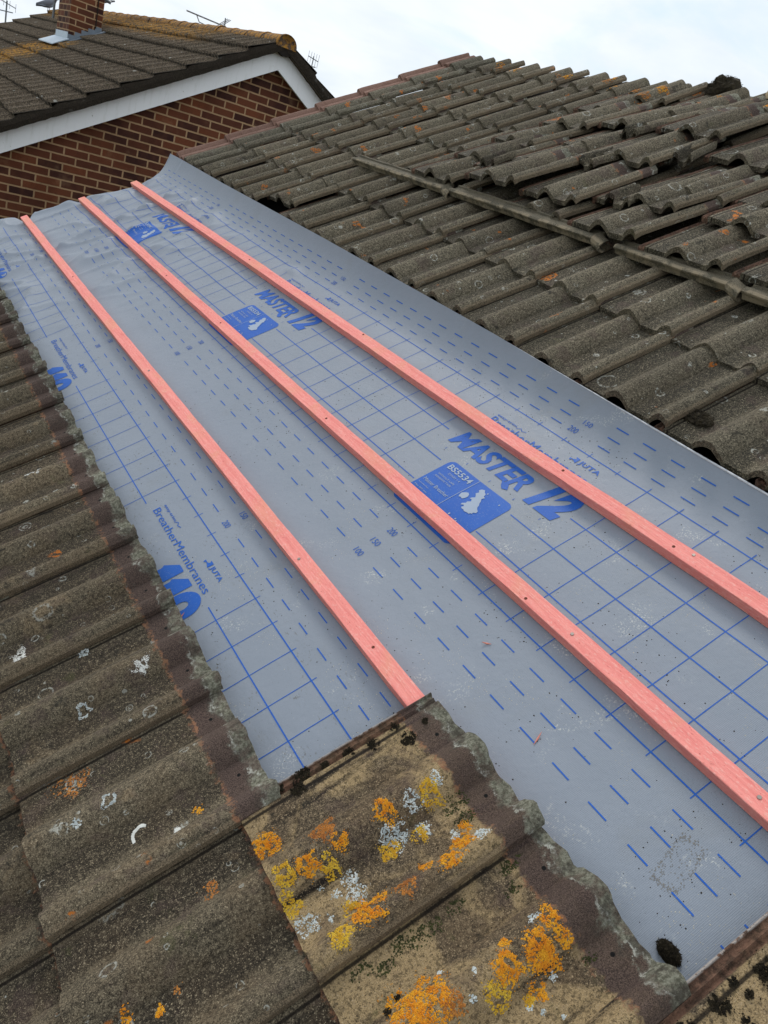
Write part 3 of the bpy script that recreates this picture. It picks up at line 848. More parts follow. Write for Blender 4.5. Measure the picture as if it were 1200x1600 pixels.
    poly(tx, [(-.045, ring[0][1])] + ring + [(-.045, ring[-1][1]), (-.045, inner[0][1])] + inner + [(-.045, inner[-1][1])])
    # upper block, partly under the batten
    T(tx, 'easy-trim', 1.515 + d, 1.43 + d, 1.034, 1.045, bold=.012)
    pline_to(sw, 1.034, 1.426 + d, 1.043, 1.414 + d, .002); pline_to(sw, 1.043, 1.414 + d, 1.036, 1.404 + d, .002); pline_to(sw, 1.036, 1.404 + d, 1.041, 1.390 + d, .002)
    T(tx, 'BreatherMembranes', 1.515 + d, 1.125 + d, .999, 1.031)
    T(tx, 'JUTA', 1.195 + d, 1.122 + d, 1.046, 1.066, bold=.02)
    poly(tx, [(1.045, 1.222 + d), (1.054, 1.226 + d), (1.050, 1.21 + d), (1.045, 1.200 + d), (1.066, 1.200 + d), (1.066, 1.215 + d), (1.059, 1.208 + d), (1.054, 1.216 + d)][::-1])
    sw.build('printed_swoosh', M_ink, MEMB)
for q in range(0, 3):
    d = PER * q
    for s_, t_ in ((.447, '100'), (.497, '150'), (.547, '200')): T(tx, t_, 1.322 + d - .0, 1.292 + d, s_ - .009, s_ + .009)
    if q < 3:
        T(tx, '200', 1.655 + d, 1.625 + d, .212, .230); T(tx, '150', 1.655 + d, 1.625 + d, .264, .282)
        T(tx, '200', 1.322 + d, 1.290 + d, 1.126, 1.144); T(tx, '150', 1.30 + d, 1.27 + d, 1.162, 1.176)
# dusty rectangular print left on the sheet
dm = MB(); rn_ = random.Random(4)
for _ in range(300):
    e_ = rn_.randrange(4); t_ = rn_.random()
    px_, py_ = [(t_, 0), (t_, 1), (0, t_), (1, t_)][e_]
    if rn_.random() < .3: px_, py_ = rn_.random(), rn_.random()
    a_ = R(12); u_ = (px_ - .5) * .088 + rn_.gauss(0, .003); v_ = (py_ - .5) * .042 + rn_.gauss(0, .0022)
    q_ = drape(.488 + u_ * math.cos(a_) - v_ * math.sin(a_), .335 + u_ * math.sin(a_) + v_ * math.cos(a_), 0); r_ = rn_.uniform(.0007, .0014)
    dm.add([q_ + Vector((r_, 0, .0004)), q_ + Vector((-r_, r_, .0004)), q_ + Vector((-r_, -r_, .0004))], [(0, 1, 2)])
dm.build('dirt_smudge', M_smudge, MEMB)
# pale cut edge (the back of the sheet turning over)
hm = MB(); prevp = None
yy = -.55
while yy < 1.75:
    wd = .0026 * (1 - sstep(.9, 1.75, yy)) + .0004
    a = Vector((s_edge(yy), yy, mem(s_edge(yy) - .0005, yy)))
    if prevp is not None: hm.tube(prevp[0], a, prevp[1], wd, 6)
    prevp = (a, wd); yy += .03
hm.build('cut_edge', M_hem, MEMB, True)

# ------------------------------------------------------------------ battens
def batten(i, s0, ya, yb, lab, nails):
    o_ = empty('batten', mw=frame(s0, 0, 0))
    K = int((yb - ya) / .03); vs = []; fs = []
    sec = [(-.0192, 0), (-.0203, .0015), (-.0203, .0268), (-.0192, .028), (.0192, .028), (.0203, .0268), (.0203, .0015), (.0192, 0)]
    for k in range(K + 1):
        y_ = ya + (yb - ya) * k / K
        bow = (.0025 if i == 2 else .0035) * math.sin(y_ * 1.1 + i * 2) + (.014 * (1 - sstep(.6, 1.5, y_)) if i == 2 else 0) + .0015 * noise.noise(Vector((y_ * 3, i, 0)))
        for (a, b) in sec:
            q = .0011 * noise.noise(Vector((y_ * 12 + i * 9, a * 70, b * 90)))
            if abs(a) > .0198 and noise.noise(Vector((y_ * 9 + i * 4, (1 if a > 0 else -1) * 3 + 1.2, 5))) > .36 and b > .02: q -= .0022
            vs.append((a + bow + (q if a > 0 else -q), y_, b + .0012 + q * .5))
    n_ = len(sec)
    for k in range(K):
        for c_ in range(n_): fs.append((k * n_ + c_, (k + 1) * n_ + c_, (k + 1) * n_ + (c_ + 1) % n_, k * n_ + (c_ + 1) % n_))
    fs.append(tuple(range(n_))); fs.append(tuple(range(K * n_, K * n_ + n_))[::-1])
    b_ = mk('timber', vs, fs, M_bat, o_, False)
    for (s_, y_, kind) in nails:
        nm = MB(); x = s_ - s0
        if kind: nm.tube((x, y_, .0287), (x, y_, .0308), .0042, .0036, 12); nm.build('nail_head', M_nail, o_)
        else:
            nm.tube((x, y_, .0287), (x, y_, .0302), .0042, .003, 10); nm.tube((x + .001, y_, .0302), (x + .001, y_ + .001, .0306), .0015, .001, 8); nm.build('nail_head', M_rusty, o_)
    tag(o_, lab, 'batten', 'pink roofing battens')
batten(0, .311, .47, 5.10, 'pink batten nearest the lower tiles, its near end tucked under the lichen tile', [(.310, 3.81, 0), (.312, 2.6, 1), (.309, 1.35, 1), (.315, 1.0, 0)])
batten(1, .651, -.6, 5.06, 'middle pink batten running out at the lower right edge', [(.642, .90, 0), (.652, .766, 1), (.656, .328, 1), (.645, 1.839, 0), (.648, 2.73, 0), (.645, 3.388, 0)])
batten(2, .972, -.6, 5.01, 'pink batten nearest the upper tiles, crossing the big printed lettering', [(.982, 1.171, 0), (.979, .81, 0), (.99, .765, 1), (.976, 3.2, 0), (.985, 2.2, 0)])
# chip of bark/knot at the near end of the middle batten
# ------------------------------------------------------------------ flakes (lichen, moss, crumbs)
def flake(mb, c_, r, nz, h, rn, sides=6):
    a0 = rn.random() * 6.28; vs = [Vector((c_[0], c_[1], c_[2] + h))]
    tx_, ty_ = rn.uniform(-.22, .22), rn.uniform(-.22, .22)
    for k in range(sides):
        a = a0 + 2 * math.pi * k / sides; rr = r * rn.uniform(.65, 1.2); dx, dy = rr * math.cos(a), rr * math.sin(a)
        vs.append(Vector((c_[0] + dx, c_[1] + dy, c_[2] + dx * tx_ + dy * ty_ - .0003)))
    mb.add(vs, [(0, 1 + k, 1 + (k + 1) % sides) for k in range(sides)])
def patch(parent, x, y, r, mat, name, dens=1.0, fr=.0022, h=.0014, seed=0, lobes=1.0, ring=False, sx=1.0, arc=None):
    rn = random.Random(seed); me = parent.data
    bv = patch.cache.get(me.name)
    if bv is None:
        bv = BVHTree.FromPolygons([v.co for v in me.vertices], [tuple(p_.vertices) for p_ in me.polygons]); patch.cache[me.name] = bv
    mb = MB(); n_ = int(min(2200, dens * 3.4 * (r / fr) ** 2)) + 4
    for it in range(int(n_ * 1.14)):
        a = rn.random() * 6.28; q = math.sqrt(rn.random()) if not ring else rn.uniform(.62, 1.0)
        if it > n_ and not ring: q = rn.uniform(1.0, 1.35)
        if arc: a = rn.uniform(*arc); q = rn.uniform(.80, 1.0)
        lim = 1 + lobes * .75 * noise.noise(Vector((math.cos(a) * 1.4, math.sin(a) * 1.4, seed * 3.1)))
        dx, dy = q * r * lim * math.cos(a) * sx, q * r * lim * math.sin(a)
        if noise.noise(Vector((dx * 80, dy * 80, seed))) < -.27: continue
        hit = bv.ray_cast(Vector((x + dx, y + dy, .3)), Vector((0, 0, -1)))
        if hit[0] is None: continue
        flake(mb, (hit[0].x, hit[0].y, hit[0].z), fr * rn.uniform(.6, 1.3) * (.55 if q > 1 else 1), 1, h * rn.uniform(.5, 1.6) * (1.2 - .5 * q), rn)
    if mb.v: return mb.build(name, mat, parent)
patch.cache = {}
orange = [(-0.053, 0.727, 0.021), (0.039, 0.682, 0.021), (0.053, 0.649, 0.013), (0.141, 0.653, 0.018), (-0.008, 0.645, 0.017), (0.018, 0.627, 0.015), (-0.05, 0.649, 0.017), (-0.06, 0.615, 0.016), (0.039, 0.532, 0.025), (0.018, 0.556, 0.012), (-0.016, 0.520, 0.017), (0.224, 0.638, 0.017), (0.238, 0.564, 0.01), (0.172, 0.596, 0.013), (0.114, 0.6, 0.015), (0.218, 0.537, 0.018), (0.184, 0.520, 0.015), (0.147, 0.539, 0.01), (0.104, 0.525, 0.014), (0.162, 0.349, 0.021), (0.13, 0.331, 0.015), (0.214, 0.342, 0.018), (0.186, 0.308, 0.012), (0.049, 0.378, 0.027), (0.014, 0.378, 0.027), (0.22, 0.346, 0.018), (0.207, 0.33, 0.013), (0.253, 0.336, 0.011), (0.254, 0.366, 0.015), (0.227, 0.32, 0.008), (0.178, 0.376, 0.007), (0.07, 0.352, 0.014), (0.166, 0.306, 0.007)]
ylw = {5, 6, 7, 9, 10, 11, 13, 14, 32, 20}
rustp = {1, 18, 31}
whites = [(0.037, 0.597, 0.015), (0.035, 0.568, 0.016), (0.007, 0.588, 0.008), (-0.019, 0.561, 0.008), (-0.05, 0.575, 0.018), (0.188, 0.641, 0.016), (0.242, 0.649, 0.012), (0.249, 0.528, 0.013), (0.219, 0.561, 0.009), (0.139, 0.614, 0.022), (-0.01, 0.611, 0.006), (0.182, 0.599, 0.013), (0.122, 0.621, 0.013), (0.173, 0.286, 0.005), (0.193, 0.265, 0.004), (0.232, 0.382, 0.008), (0.212, 0.311, 0.007), (0.162, 0.301, 0.007), (0.241, 0.38, 0.006), (.10, .345, .006), (.08, .40, .005), (.12, .37, .005)]
mosses = [(0.149, 0.804, 0.012), (0.195, 0.79, 0.011), (0.037, 0.791, 0.015), (0.059, 0.815, 0.013), (0.254, 0.762, 0.014), (0.014, 0.815, 0.007), (0.012, 0.411, 0.005), (-0.008, 0.401, 0.007), (0.245, 0.80, 0.010), (.10, .81, .008), (.30, .775, .007)]
gmoss = [(-0.012, 0.470, 0.012), (0.057, 0.470, 0.012), (0.078, 0.460, 0.014), (0.106, 0.462, 0.012), (0.251, 0.606, 0.016), (0.252, 0.576, 0.013), (0.156, 0.468, 0.010), (.26, .47, .014), (.24, .44, .010), (.27, .30, .008), (.02, .455, .012)]
t3moss = [(0.453, 0.150, 0.02), (0.369, 0.160, 0.012), (0.308, 0.155, 0.019), (0.404, 0.17, 0.007), (0.411, 0.145, 0.008), (.34, .10, .012), (.38, .12, .01)]
def on(lst, mat, name, **kw):
    for i, (s_, y_, r_) in enumerate(lst):
        key = 't3' if s_ > .29 and y_ < .2 else ('t1' if y_ > .50 else 't2')
        o, s0, yL = near[key]
        m_ = mat(i) if callable(mat) else mat
        patch(o, s_ - s0, y_ - yL, r_ * .95, m_, name, seed=i + len(lst), **kw)
on([(a, b, c_ * 1.15) for a, b, c_ in orange], lambda i: M_ye if i in ylw else (M_rust if i in rustp else M_or), 'lichen_patch', dens=1.0, fr=.0018, h=.0014, lobes=1.0)
on(whites, M_wh, 'lichen_crust', dens=.7, fr=.0018, h=.0006)
on(mosses, M_moss, 'moss_tuft', dens=1.3, fr=.0022, h=.005)
on(gmoss, M_gmoss, 'moss_tuft', dens=.55, fr=.0018, h=.002, sx=1.6)
on(t3moss, M_moss, 'moss_tuft', dens=1.3, fr=.0024, h=.006)
# marks on the brown tiles near the camera
def tile_at(s, y, s0, k): return None
lefts = [o for o in C.objects if o.get('group') == 'brown tiles of the lower roof']
def find(s, y):
    best = None
    for o in lefts:
        loc = ROOF.inverted() @ o.matrix_basis.translation
        dx, dy = s - loc.x, y - loc.y
        if -.002 < dx < .36 and -.30 < dy <= 0: best = (o, dx, dy)
    return best
for i, (s_, y_, r_, mt, nm, kw) in enumerate([
        (-.353, 1.124, .020, M_moss, 'moss_tuft', dict(h=.003)), (-.316, 1.069, .028, M_rust, 'lichen_patch', dict(dens=.6, h=.0005)),
        (-.232, .884, .024, M_drop, 'bird_dropping', dict(dens=2.2, fr=.0014, h=.0006, lobes=.2, sx=.8, arc=(.9, 3.3))), (-.175, .854, .009, M_drop, 'bird_dropping', dict(dens=2, fr=.0014, h=.0006, sx=.6)),
        (-.258, .967, .013, M_wh, 'lichen_crust', dict(ring=True, h=.0005, fr=.0014)), (-.128, .874, .010, M_or, 'lichen_patch', dict(dens=.5, h=.0006)),
        (-.163, .721, .014, M_rust, 'lichen_patch', dict(dens=.5, h=.0006)), (-.259, .61, .008, M_rust, 'lichen_patch', dict(dens=.6, h=.0006)), (-.295, .6, .009, M_or, 'lichen_patch', dict(dens=1, h=.001)),
        (-.338, .617, .010, M_or, 'lichen_patch', dict(dens=.7, h=.0008)), (-.324, .958, .008, M_wh, 'lichen_crust', dict(h=.0005)),
        (-.346, 1.478, .018, M_drop, 'bird_dropping', dict(dens=1.6, lobes=1.4, fr=.0014, h=.0005)), (-.169, 2.194, .02, M_drop, 'bird_dropping', dict(dens=.6, ring=True, fr=.0016, h=.0005)), (-.197, 1.913, .015, M_wh, 'lichen_crust', dict(ring=True, fr=.0014, h=.0005)),
        (-.219, 1.393, .011, M_wh, 'lichen_crust', dict(h=.0005)), (-.256, 1.224, .014, M_wh, 'lichen_crust', dict(ring=True, fr=.0014, h=.0005)), (-.116, 1.249, .014, M_drop, 'bird_dropping', dict(dens=1.6, lobes=1.6, fr=.0014, h=.0005))]):
    f_ = find(s_, y_)
    if f_:
        if f_[0].children: pass
        patch(f_[0], f_[1], f_[2], r_, mt, nm, seed=50 + i, **kw)
# orange lichen on the highest tiles, dark mound on the ridge
rg = [o for o in C.objects if o.get('group') in ('grey tiles of the upper roof', 'loose tiles stacked on the upper roof')]
rr_ = random.Random(5)
for o in rg:
    loc = ROOF.inverted() @ o.matrix_basis.translation
    if loc.x > 3.05:
        for q in range(2):
            if rr_.random() < .95: patch(o, rr_.uniform(.02, .16), rr_.choice((-.165, -.31, -.22, -.13)) + rr_.uniform(-.02, .02), rr_.uniform(.028, .055), rr_.choice((M_or, M_rust, M_or)), 'lichen_patch', dens=.6, fr=.0045, h=.0012, seed=rr_.randrange(99))

def clump(name, s, y, n, a, b, c_, mat, cnt, fl, lab, cat, seed=1):
    rn = random.Random(seed); mb = MB()
    for _ in range(cnt):
        v = Vector((rn.gauss(0, 1), rn.gauss(0, 1), rn.gauss(0, 1))).normalized() * (rn.random() ** .4)
        p_ = Vector((v.x * a, v.y * b, abs(v.z) * c_))
        d_ = Vector((rn.gauss(0, 1), rn.gauss(0, 1), rn.gauss(0, 1) + .5)).normalized() * fl * rn.uniform(.5, 1.4); e_ = d_.orthogonal().normalized() * fl * .28
        mb.add([p_ - e_, p_ + e_, p_ + d_], [(0, 1, 2)])
    K1, K2 = 10, 18; vs_ = []
    for i in range(K1 + 1):
        for k in range(K2):
            t1 = math.pi / 2 * i / K1; t2 = 2 * math.pi * k / K2; v = Vector((math.cos(t1) * math.cos(t2), math.cos(t1) * math.sin(t2), math.sin(t1)))
            q = .93 + .28 * noise.noise(v * 2.2 + Vector((seed, 0, 0))) + .12 * noise.noise(v * 7)
            vs_.append((v.x * a * q, v.y * b * q, v.z * c_ * q - .004))
    mb.add(vs_, [(i * K2 + k, i * K2 + (k + 1) % K2, (i + 1) * K2 + (k + 1) % K2, (i + 1) * K2 + k) for i in range(K1) for k in range(K2)])
    o = mb.build(name, mat, None, mw=frame(s, y, n)); return tag(o, lab, cat)
clump('moss_clump', .379, .252, .001, .013, .021, .016, M_moss, 2600, .0035, 'lump of dark moss lying on the membrane near the bottom corner', 'moss')
clump('moss_mound', 3.43, 2.80, .062, .07, .10, .085, M_moss, 5000, .006, 'black mossy mound sitting on the ridge skyline', 'moss', 2)
clump('moss_clump', 1.335, 1.07, .055, .03, .05, .018, M_moss, 900, .007, 'dark moss wedged between the tiles at the right end of the lowest course', 'moss', 3)

# crumbs and sawdust on the membrane
def scatter(name, mat, cnt, rmin, rmax, fn, lab, seed):
    rn = random.Random(seed); mb = MB(); k = 0
    while k < cnt:
        s, y = rn.uniform(-.05, 1.15), rn.uniform(-.3, 4.6) if rn.random() < .35 else rn.uniform(-.2, 2.2)
        if rn.random() > fn(s, y): continue
        if any(abs(s - b[0]) < .028 for b in BAT): continue
        p_ = drape(s, y, 0); r_ = rn.uniform(rmin, rmax) * rn.uniform(.6, 1.3)
        flake(mb, p_, r_, 1, r_ * .6, rn, 5); k += 1
    o = mb.build(name, mat, None, mw=ROOF); return tag(o, lab, name, kind='stuff')
nz = lambda s, y, f, sd: noise.noise(Vector((s * f, y * f, sd)))
scatter('grit', M_crumb, 2300, .0008, .0021, lambda s, y: (.9 if nz(s, y, 5, 1) > .12 else .12) * (1 if s > .5 and y < 1.2 else .75), 'dark crumbs of moss and mortar scattered over the membrane', 21)
scatter('sawdust', M_dust, 5200, .0006, .0013, lambda s, y: (1 if nz(s, y, 6, 8) + .5 * nz(s, y, 17, 3) > .22 else .03) * (1 if y < 1.6 else .12), 'pale sawdust specks spread across the near membrane', 22)
def splinter(s, y, a, L_, lab):
    mb = MB(); d_ = Vector((math.cos(a), math.sin(a), 0)); q = Vector((-d_.y, d_.x, 0))
    p0 = drape(s, y, .001)
    mb.prism([p0 - d_ * L_ / 2, p0 - q * .0016 , p0 + d_ * L_ / 2 + Vector((0, 0, .003)), p0 + q * .0016], (0, 0, .0016))
    tag(mb.build('wood_splinter', M_splint, None, mw=ROOF), lab, 'splinter', 'wood splinters on the membrane')
splinter(.457, .641, .35, .030, 'pink wood splinter lying across a blue dash near the corner')
splinter(.517, .877, 2.3, .020, 'thin pale splinter between batten and dashes, mid membrane')
splinter(.005, 1.40, .4, .022, 'small pink splinter at the head of the lower tiles')

# ------------------------------------------------------------------ neighbour's house
TH = R(30.3); TT = math.tan(TH); EZ = 4.5
RX, RZ = 3.70, EZ + .755      # roof surface apex
YN0, YN1 = 8.20, 18.0
nh = empty('brick_house', (RX, YN0, 0))
tag(nh, 'brick bungalow with white bargeboards and mossy brown tiled roof next door', 'house')
ID = Matrix.Identity(4)
HW = 4.0; WY = 8.36
ez = EZ + .50 - HW * TT
wz = EZ + .60
brick_mesh('wall', [(RX - HW, WY, 0), (RX + HW, WY, 0), (RX + HW, 17.8, 0), (RX - HW, 17.8, 0), (RX - HW, WY, wz - HW * TT), (RX + HW, WY, wz - HW * TT), (RX + HW, 17.8, wz - HW * TT), (RX - HW, 17.8, wz - HW * TT),
                    (RX, WY, wz), (RX, 17.8, wz)], [(0, 1, 5, 8, 4), (2, 3, 7, 9, 6), (1, 2, 6, 5), (3, 0, 4, 7)], nh, -1.288, .004 - .053)
for sg in (-1, 1):
    top, bot = EZ + .668, EZ + .470
    fb = MB()
    X2 = RX + sg * 4.35
    fb.prism([(RX, 8.26, bot), (X2, 8.26, bot - 4.35 * TT), (X2, 8.26, top - 4.35 * TT), (RX, 8.26, top)], (0, .022, 0))
    fb.build('bargeboard', M_white, nh, mw=ID)
    sf = MB(); sf.prism([(RX, 8.284, bot + .02), (X2, 8.284, bot + .02 - 4.35 * TT), (X2, 8.284, bot + .028 - 4.35 * TT), (RX, 8.284, bot + .028)], (0, .075, 0))
    sf.build('soffit', M_white, nh, mw=ID)
def mat_nroof():
    g = G('neighbour_tile', .95); P = g.tc.outputs['Object']
    sp = N(g.t, 'ShaderNodeSeparateXYZ'); g.L(P, sp.inputs[0]); X, Y = sp.outputs[0], sp.outputs[1]
    f = g.noise(P, 110, 3, .75); m_ = g.noise(P, 9, 5, .7)
    c = g.mix(g.step(f, .36, .66), (.020, .016, .012), (.22, .17, .12))
    c = g.mix(g.math('MULTIPLY', g.step(m_, .45, .65), .4), c, (.085, .062, .04))
    c = g.mix(g.math('MULTIPLY', g.step(g.noise(P, 30, 4, .7), .6, .68), .6), c, (.05, .055, .02))
    c = g.mix(g.math('MULTIPLY', g.step(g.noise(P, 14, 2, .5), .70, .73), .8), c, (.38, .37, .33))
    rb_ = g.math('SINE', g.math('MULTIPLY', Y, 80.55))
    c = g.mix(g.math('MULTIPLY', g.step(rb_, .1, -.6), .85), c, (.014, .011, .008))  # grooves between ribs: dirt, and rib shading put into the colour
    # orange lichen run-off below the chimney and near the ridge
    dx = g.math('ABSOLUTE', g.math('SUBTRACT', g.math('ADD', Y, g.math('MULTIPLY', g.noise(P, 3, 4), 1.2)), 13.4))
    band = g.math('MULTIPLY', g.step(dx, .95, .35), g.step(X, 2.75, 2.45))
    rb = g.math('MULTIPLY', g.step(X, 3.05, 3.35), g.step(Y, 9.0, 10.5))
    oa = g.math('MULTIPLY', g.math('MAXIMUM', band, g.math('MULTIPLY', rb, .8)), g.step(g.noise(P, 26, 5, .75), .44, .56))
    c = g.mix(g.math('MULTIPLY', oa, .85), c, g.mix(g.noise(P, 60, 3), (.44, .16, .03), (.56, .34, .06)))
    g.col(c); g.bump(g.math('ADD', f, m_), .012, .7); return g.m
M_nr = mat_nroof()
def mat_ridge():
    g = G('ridge_lichen', .95); P = g.objco(True)
    f = g.noise(P, 100, 3, .75)
    c = g.mix(g.step(f, .33, .68), (.05, .035, .025), (.17, .12, .09))
    c = g.mix(g.math('MULTIPLY', g.step(g.noise(P, 24, 5, .75), .44, .56), .85), c, g.mix(g.noise(P, 60, 3), (.44, .16, .025), (.50, .29, .05)))
    c = g.mix(g.step(g.noise(P, 9, 5, .75), .6, .7), c, (.05, .045, .025))
    g.col(c); g.bump(f, .01, .8); return g.m
M_rdg = mat_ridge()
gs = .33; nc = 14
for sg in (-1, 1):
    ys = []; y_ = YN0 - .03
    while y_ < YN1 + .05: ys.append(y_); y_ += .0125 if sg < 0 else .05
    vs = []; fs = []; rows = 0
    for c_ in range(nc):
        d0 = 4.72 - c_ * gs          # slope distance from ridge of the tail
        for (f_, lift) in ((0, -.022), (0, .034), (.5, .015), (.985, -.004)):
            dd = max(.02, d0 - gs * f_)
            for y_ in ys:
                t = y_ / .078; rib = max(0, math.sin(t * math.pi * 2)) ** 1.2 * .026
                jag = .012 * noise.noise(Vector((math.floor(y_ / .30) * 1.7, c_ * 3.1, 1))) + .022 * noise.noise(Vector((math.floor(t) * .73, c_ * 5.1, 4)))
                l2 = lift + (rib if lift > -.01 else 0) + .006 * noise.noise(Vector((math.floor(y_ / .30) * 2.3, c_ * 1.7, 8))) + .012 * noise.noise(Vector((y_ * .6, c_ * .4, 3)))
                dj = dd + jag
                vs.append((RX + sg * dj * math.cos(TH) + sg * l2 * math.sin(TH), y_, RZ - dj * math.sin(TH) + l2 * math.cos(TH)))
            rows += 1
    ny = len(ys)
    for r_ in range(rows - 1):
        for i in range(ny - 1):
            a = r_ * ny + i; q = (a, a + 1, a + ny + 1, a + ny); fs.append(q if sg > 0 else q[::-1])
    mk('roof_slope', vs, fs, M_nr, nh, False, ID)
    # cement-and-tile verge edge
    for (yy0, wd) in ((YN0 - .03, .13), (YN1 - .06, .12)):
        vg = MB(); K = 90
        vs = []; fs = []
        for i in range(K + 1):
            dd = 4.72 * i / K; stp = .010 - .030 * ((4.72 - dd) / gs % 1.0) + .012
            for (yo, zo) in ((0, -.092), (-.006, -.04), (0, stp), (wd, stp), (wd, -.092)):
                q = .006 * noise.noise(Vector((dd * 18, yo * 40, zo * 40)))
                vs.append((RX + sg * dd * math.cos(TH), yy0 + yo + q, RZ - dd * math.sin(TH) + zo + q))
        for i in range(K):
            for k in range(5): fs.append((i * 5 + k, i * 5 + (k + 1) % 5, i * 5 + 5 + (k + 1) % 5, i * 5 + 5 + k))
        fs.append((0, 1, 2, 3, 4)); fs.append(tuple(range(K * 5, K * 5 + 5)))
        mk('verge', vs, fs, M_nr, nh, False, ID)
def ridge_mesh():
    vs = []; fs = []; K = 12; Ln = .455
    for (yo, r_) in ((0, .110), (.02, .114), (.06, .108), (Ln, .104)):
        for k in range(K + 1):
            a = R(-10 + 200 * k / K); vs.append((r_ * math.cos(a), yo, r_ * math.sin(a) * .95 + .004 * noise.noise(Vector((k, yo * 9, 1)))))
    for j_ in range(3):
        for k in range(K): a = j_ * (K + 1) + k; fs.append((a, a + 1, a + K + 2, a + K + 1))
    fs.append(tuple(range(K + 1)))
    me = bpy.data.meshes.new('ridge_tile'); me.from_pydata(vs, [], fs); me.materials.append(M_rdg); me.polygons.foreach_set('use_smooth', [True] * len(me.polygons)); me.update(); return me
rme = ridge_mesh(); y_ = YN0 - .04
while y_ < YN1 - .2:
    o = link('ridge_tile', rme, nh, Matrix.Translation((RX + rt.uniform(-.004, .004), y_, RZ - .065 + rt.uniform(-.004, .004)))); y_ += .44
# mortar plug in the ridge end
mp = MB(); mp.tube((RX, YN0 - .025, RZ - .06), (RX, YN0 + .03, RZ - .06), .098, .098, 18); mp.build('ridge_end', M_deck, nh, mw=ID)
# chimney
CX0, CX1, CY0, CY1 = 2.585, 3.0, 12.56, 13.30; CT = EZ + 1.75
zl = lambda x: RZ - (RX - x) * TT
ch = brick_mesh('chimney', [(CX0, CY0, zl(CX0) - .3), (CX1, CY0, zl(CX0) - .3), (CX1, CY1, zl(CX0) - .3), (CX0, CY1, zl(CX0) - .3), (CX0, CY0, CT), (CX1, CY0, CT), (CX1, CY1, CT), (CX0, CY1, CT)],
                [(0, 1, 5, 4), (1, 2, 6, 5), (2, 3, 7, 6), (3, 0, 4, 7), (4, 5, 6, 7)], nh, -.02, .02)
cc = MB(); cc.box(CX0 - .05, CX1 + .05, CY0 - .05, CY1 + .05, CT, CT + .09); cc.build('chimney_cap', M_lead, ch, mw=ID)
fl = MB(); nst = 5; xs_ = [CX0 + (CX1 - CX0) * i / nst for i in range(nst + 1)]
pts = [(CX0, zl(CX0) - .02)]; up = []
for i in range(nst): up += [(xs_[i], zl(xs_[i]) + .13), (xs_[i + 1], zl(xs_[i]) + .13)]
pol = [(CX0 - .01, zl(CX0) + .02), (CX1 + .01, zl(CX1) + .02)] + up[::-1]
fl.prism([(a, CY0 - .008, b) for a, b in pol], (0, .006, 0)); fl.build('stepped_flashing', M_lead, ch, mw=ID)
ap = MB()
ap.prism([(CX0 - .006, CY0 - .01, zl(CX0) + .02), (CX0 - .006, CY0 - .01, zl(CX0) + .15), (CX0 - .006, CY1 + .01, zl(CX0) + .15), (CX0 - .006, CY1 + .01, zl(CX0) + .02)], (.004, 0, 0))
ap.prism([(CX0 - .2, CY0 - .1, zl(CX0 - .2) + .062), (CX0 + .0, CY0 - .1, zl(CX0) + .062), (CX0 - .0, CY1 + .1, zl(CX0) + .062), (CX0 - .2, CY1 + .1, zl(CX0 - .2) + .062)], (0, 0, .012))
ap.build('lead_apron', M_leadb, ch, mw=ID)
sk = MB(); sk.prism([(CX0 - .1, CY0 - .12, zl(CX0 - .1) + .03), (CX1 + .1, CY0 - .12, zl(CX1 + .1) + .03), (CX1 + .1, CY0 + .0, zl(CX1 + .1) + .03), (CX0 - .1, CY0, zl(CX0 - .1) + .03)], (0, 0, .012)); sk.build('lead_soaker', M_lead, ch, mw=ID)
lash = MB(); lash.tube((CX0 + .335, CY0 - .012, zl(CX0) + .3), (CX0 + .335, CY0 - .012, CT), .007, .007, 6); lash.build('cable', M_deck, ch, mw=ID)
br_ = MB(); br_.tube((CX0 - .03, CY1 + .15, zl(CX0) + .27), (CX0 - .03, CY1 + .15, CT + .5), .016, .016, 8)
br_.tube((CX0 - .03, CY1 + .15, CT - .3), (CX0 + .05, CY1 - .02, CT - .3), .014, .014, 6); br_.build('mast', M_metal, ch, mw=ID)
b2 = MB(); b2.tube((CX1, CY0 + .02, EZ + .755), (CX1 + .13, CY0 + .02, EZ + .80), .022, .010, 8); b2.tube((CX1 - .02, CY0 + .02, EZ + .79), (CX1 + .08, CY0, EZ + .76), .03, .02, 8); b2.build('bracket', M_metal, ch, mw=ID)

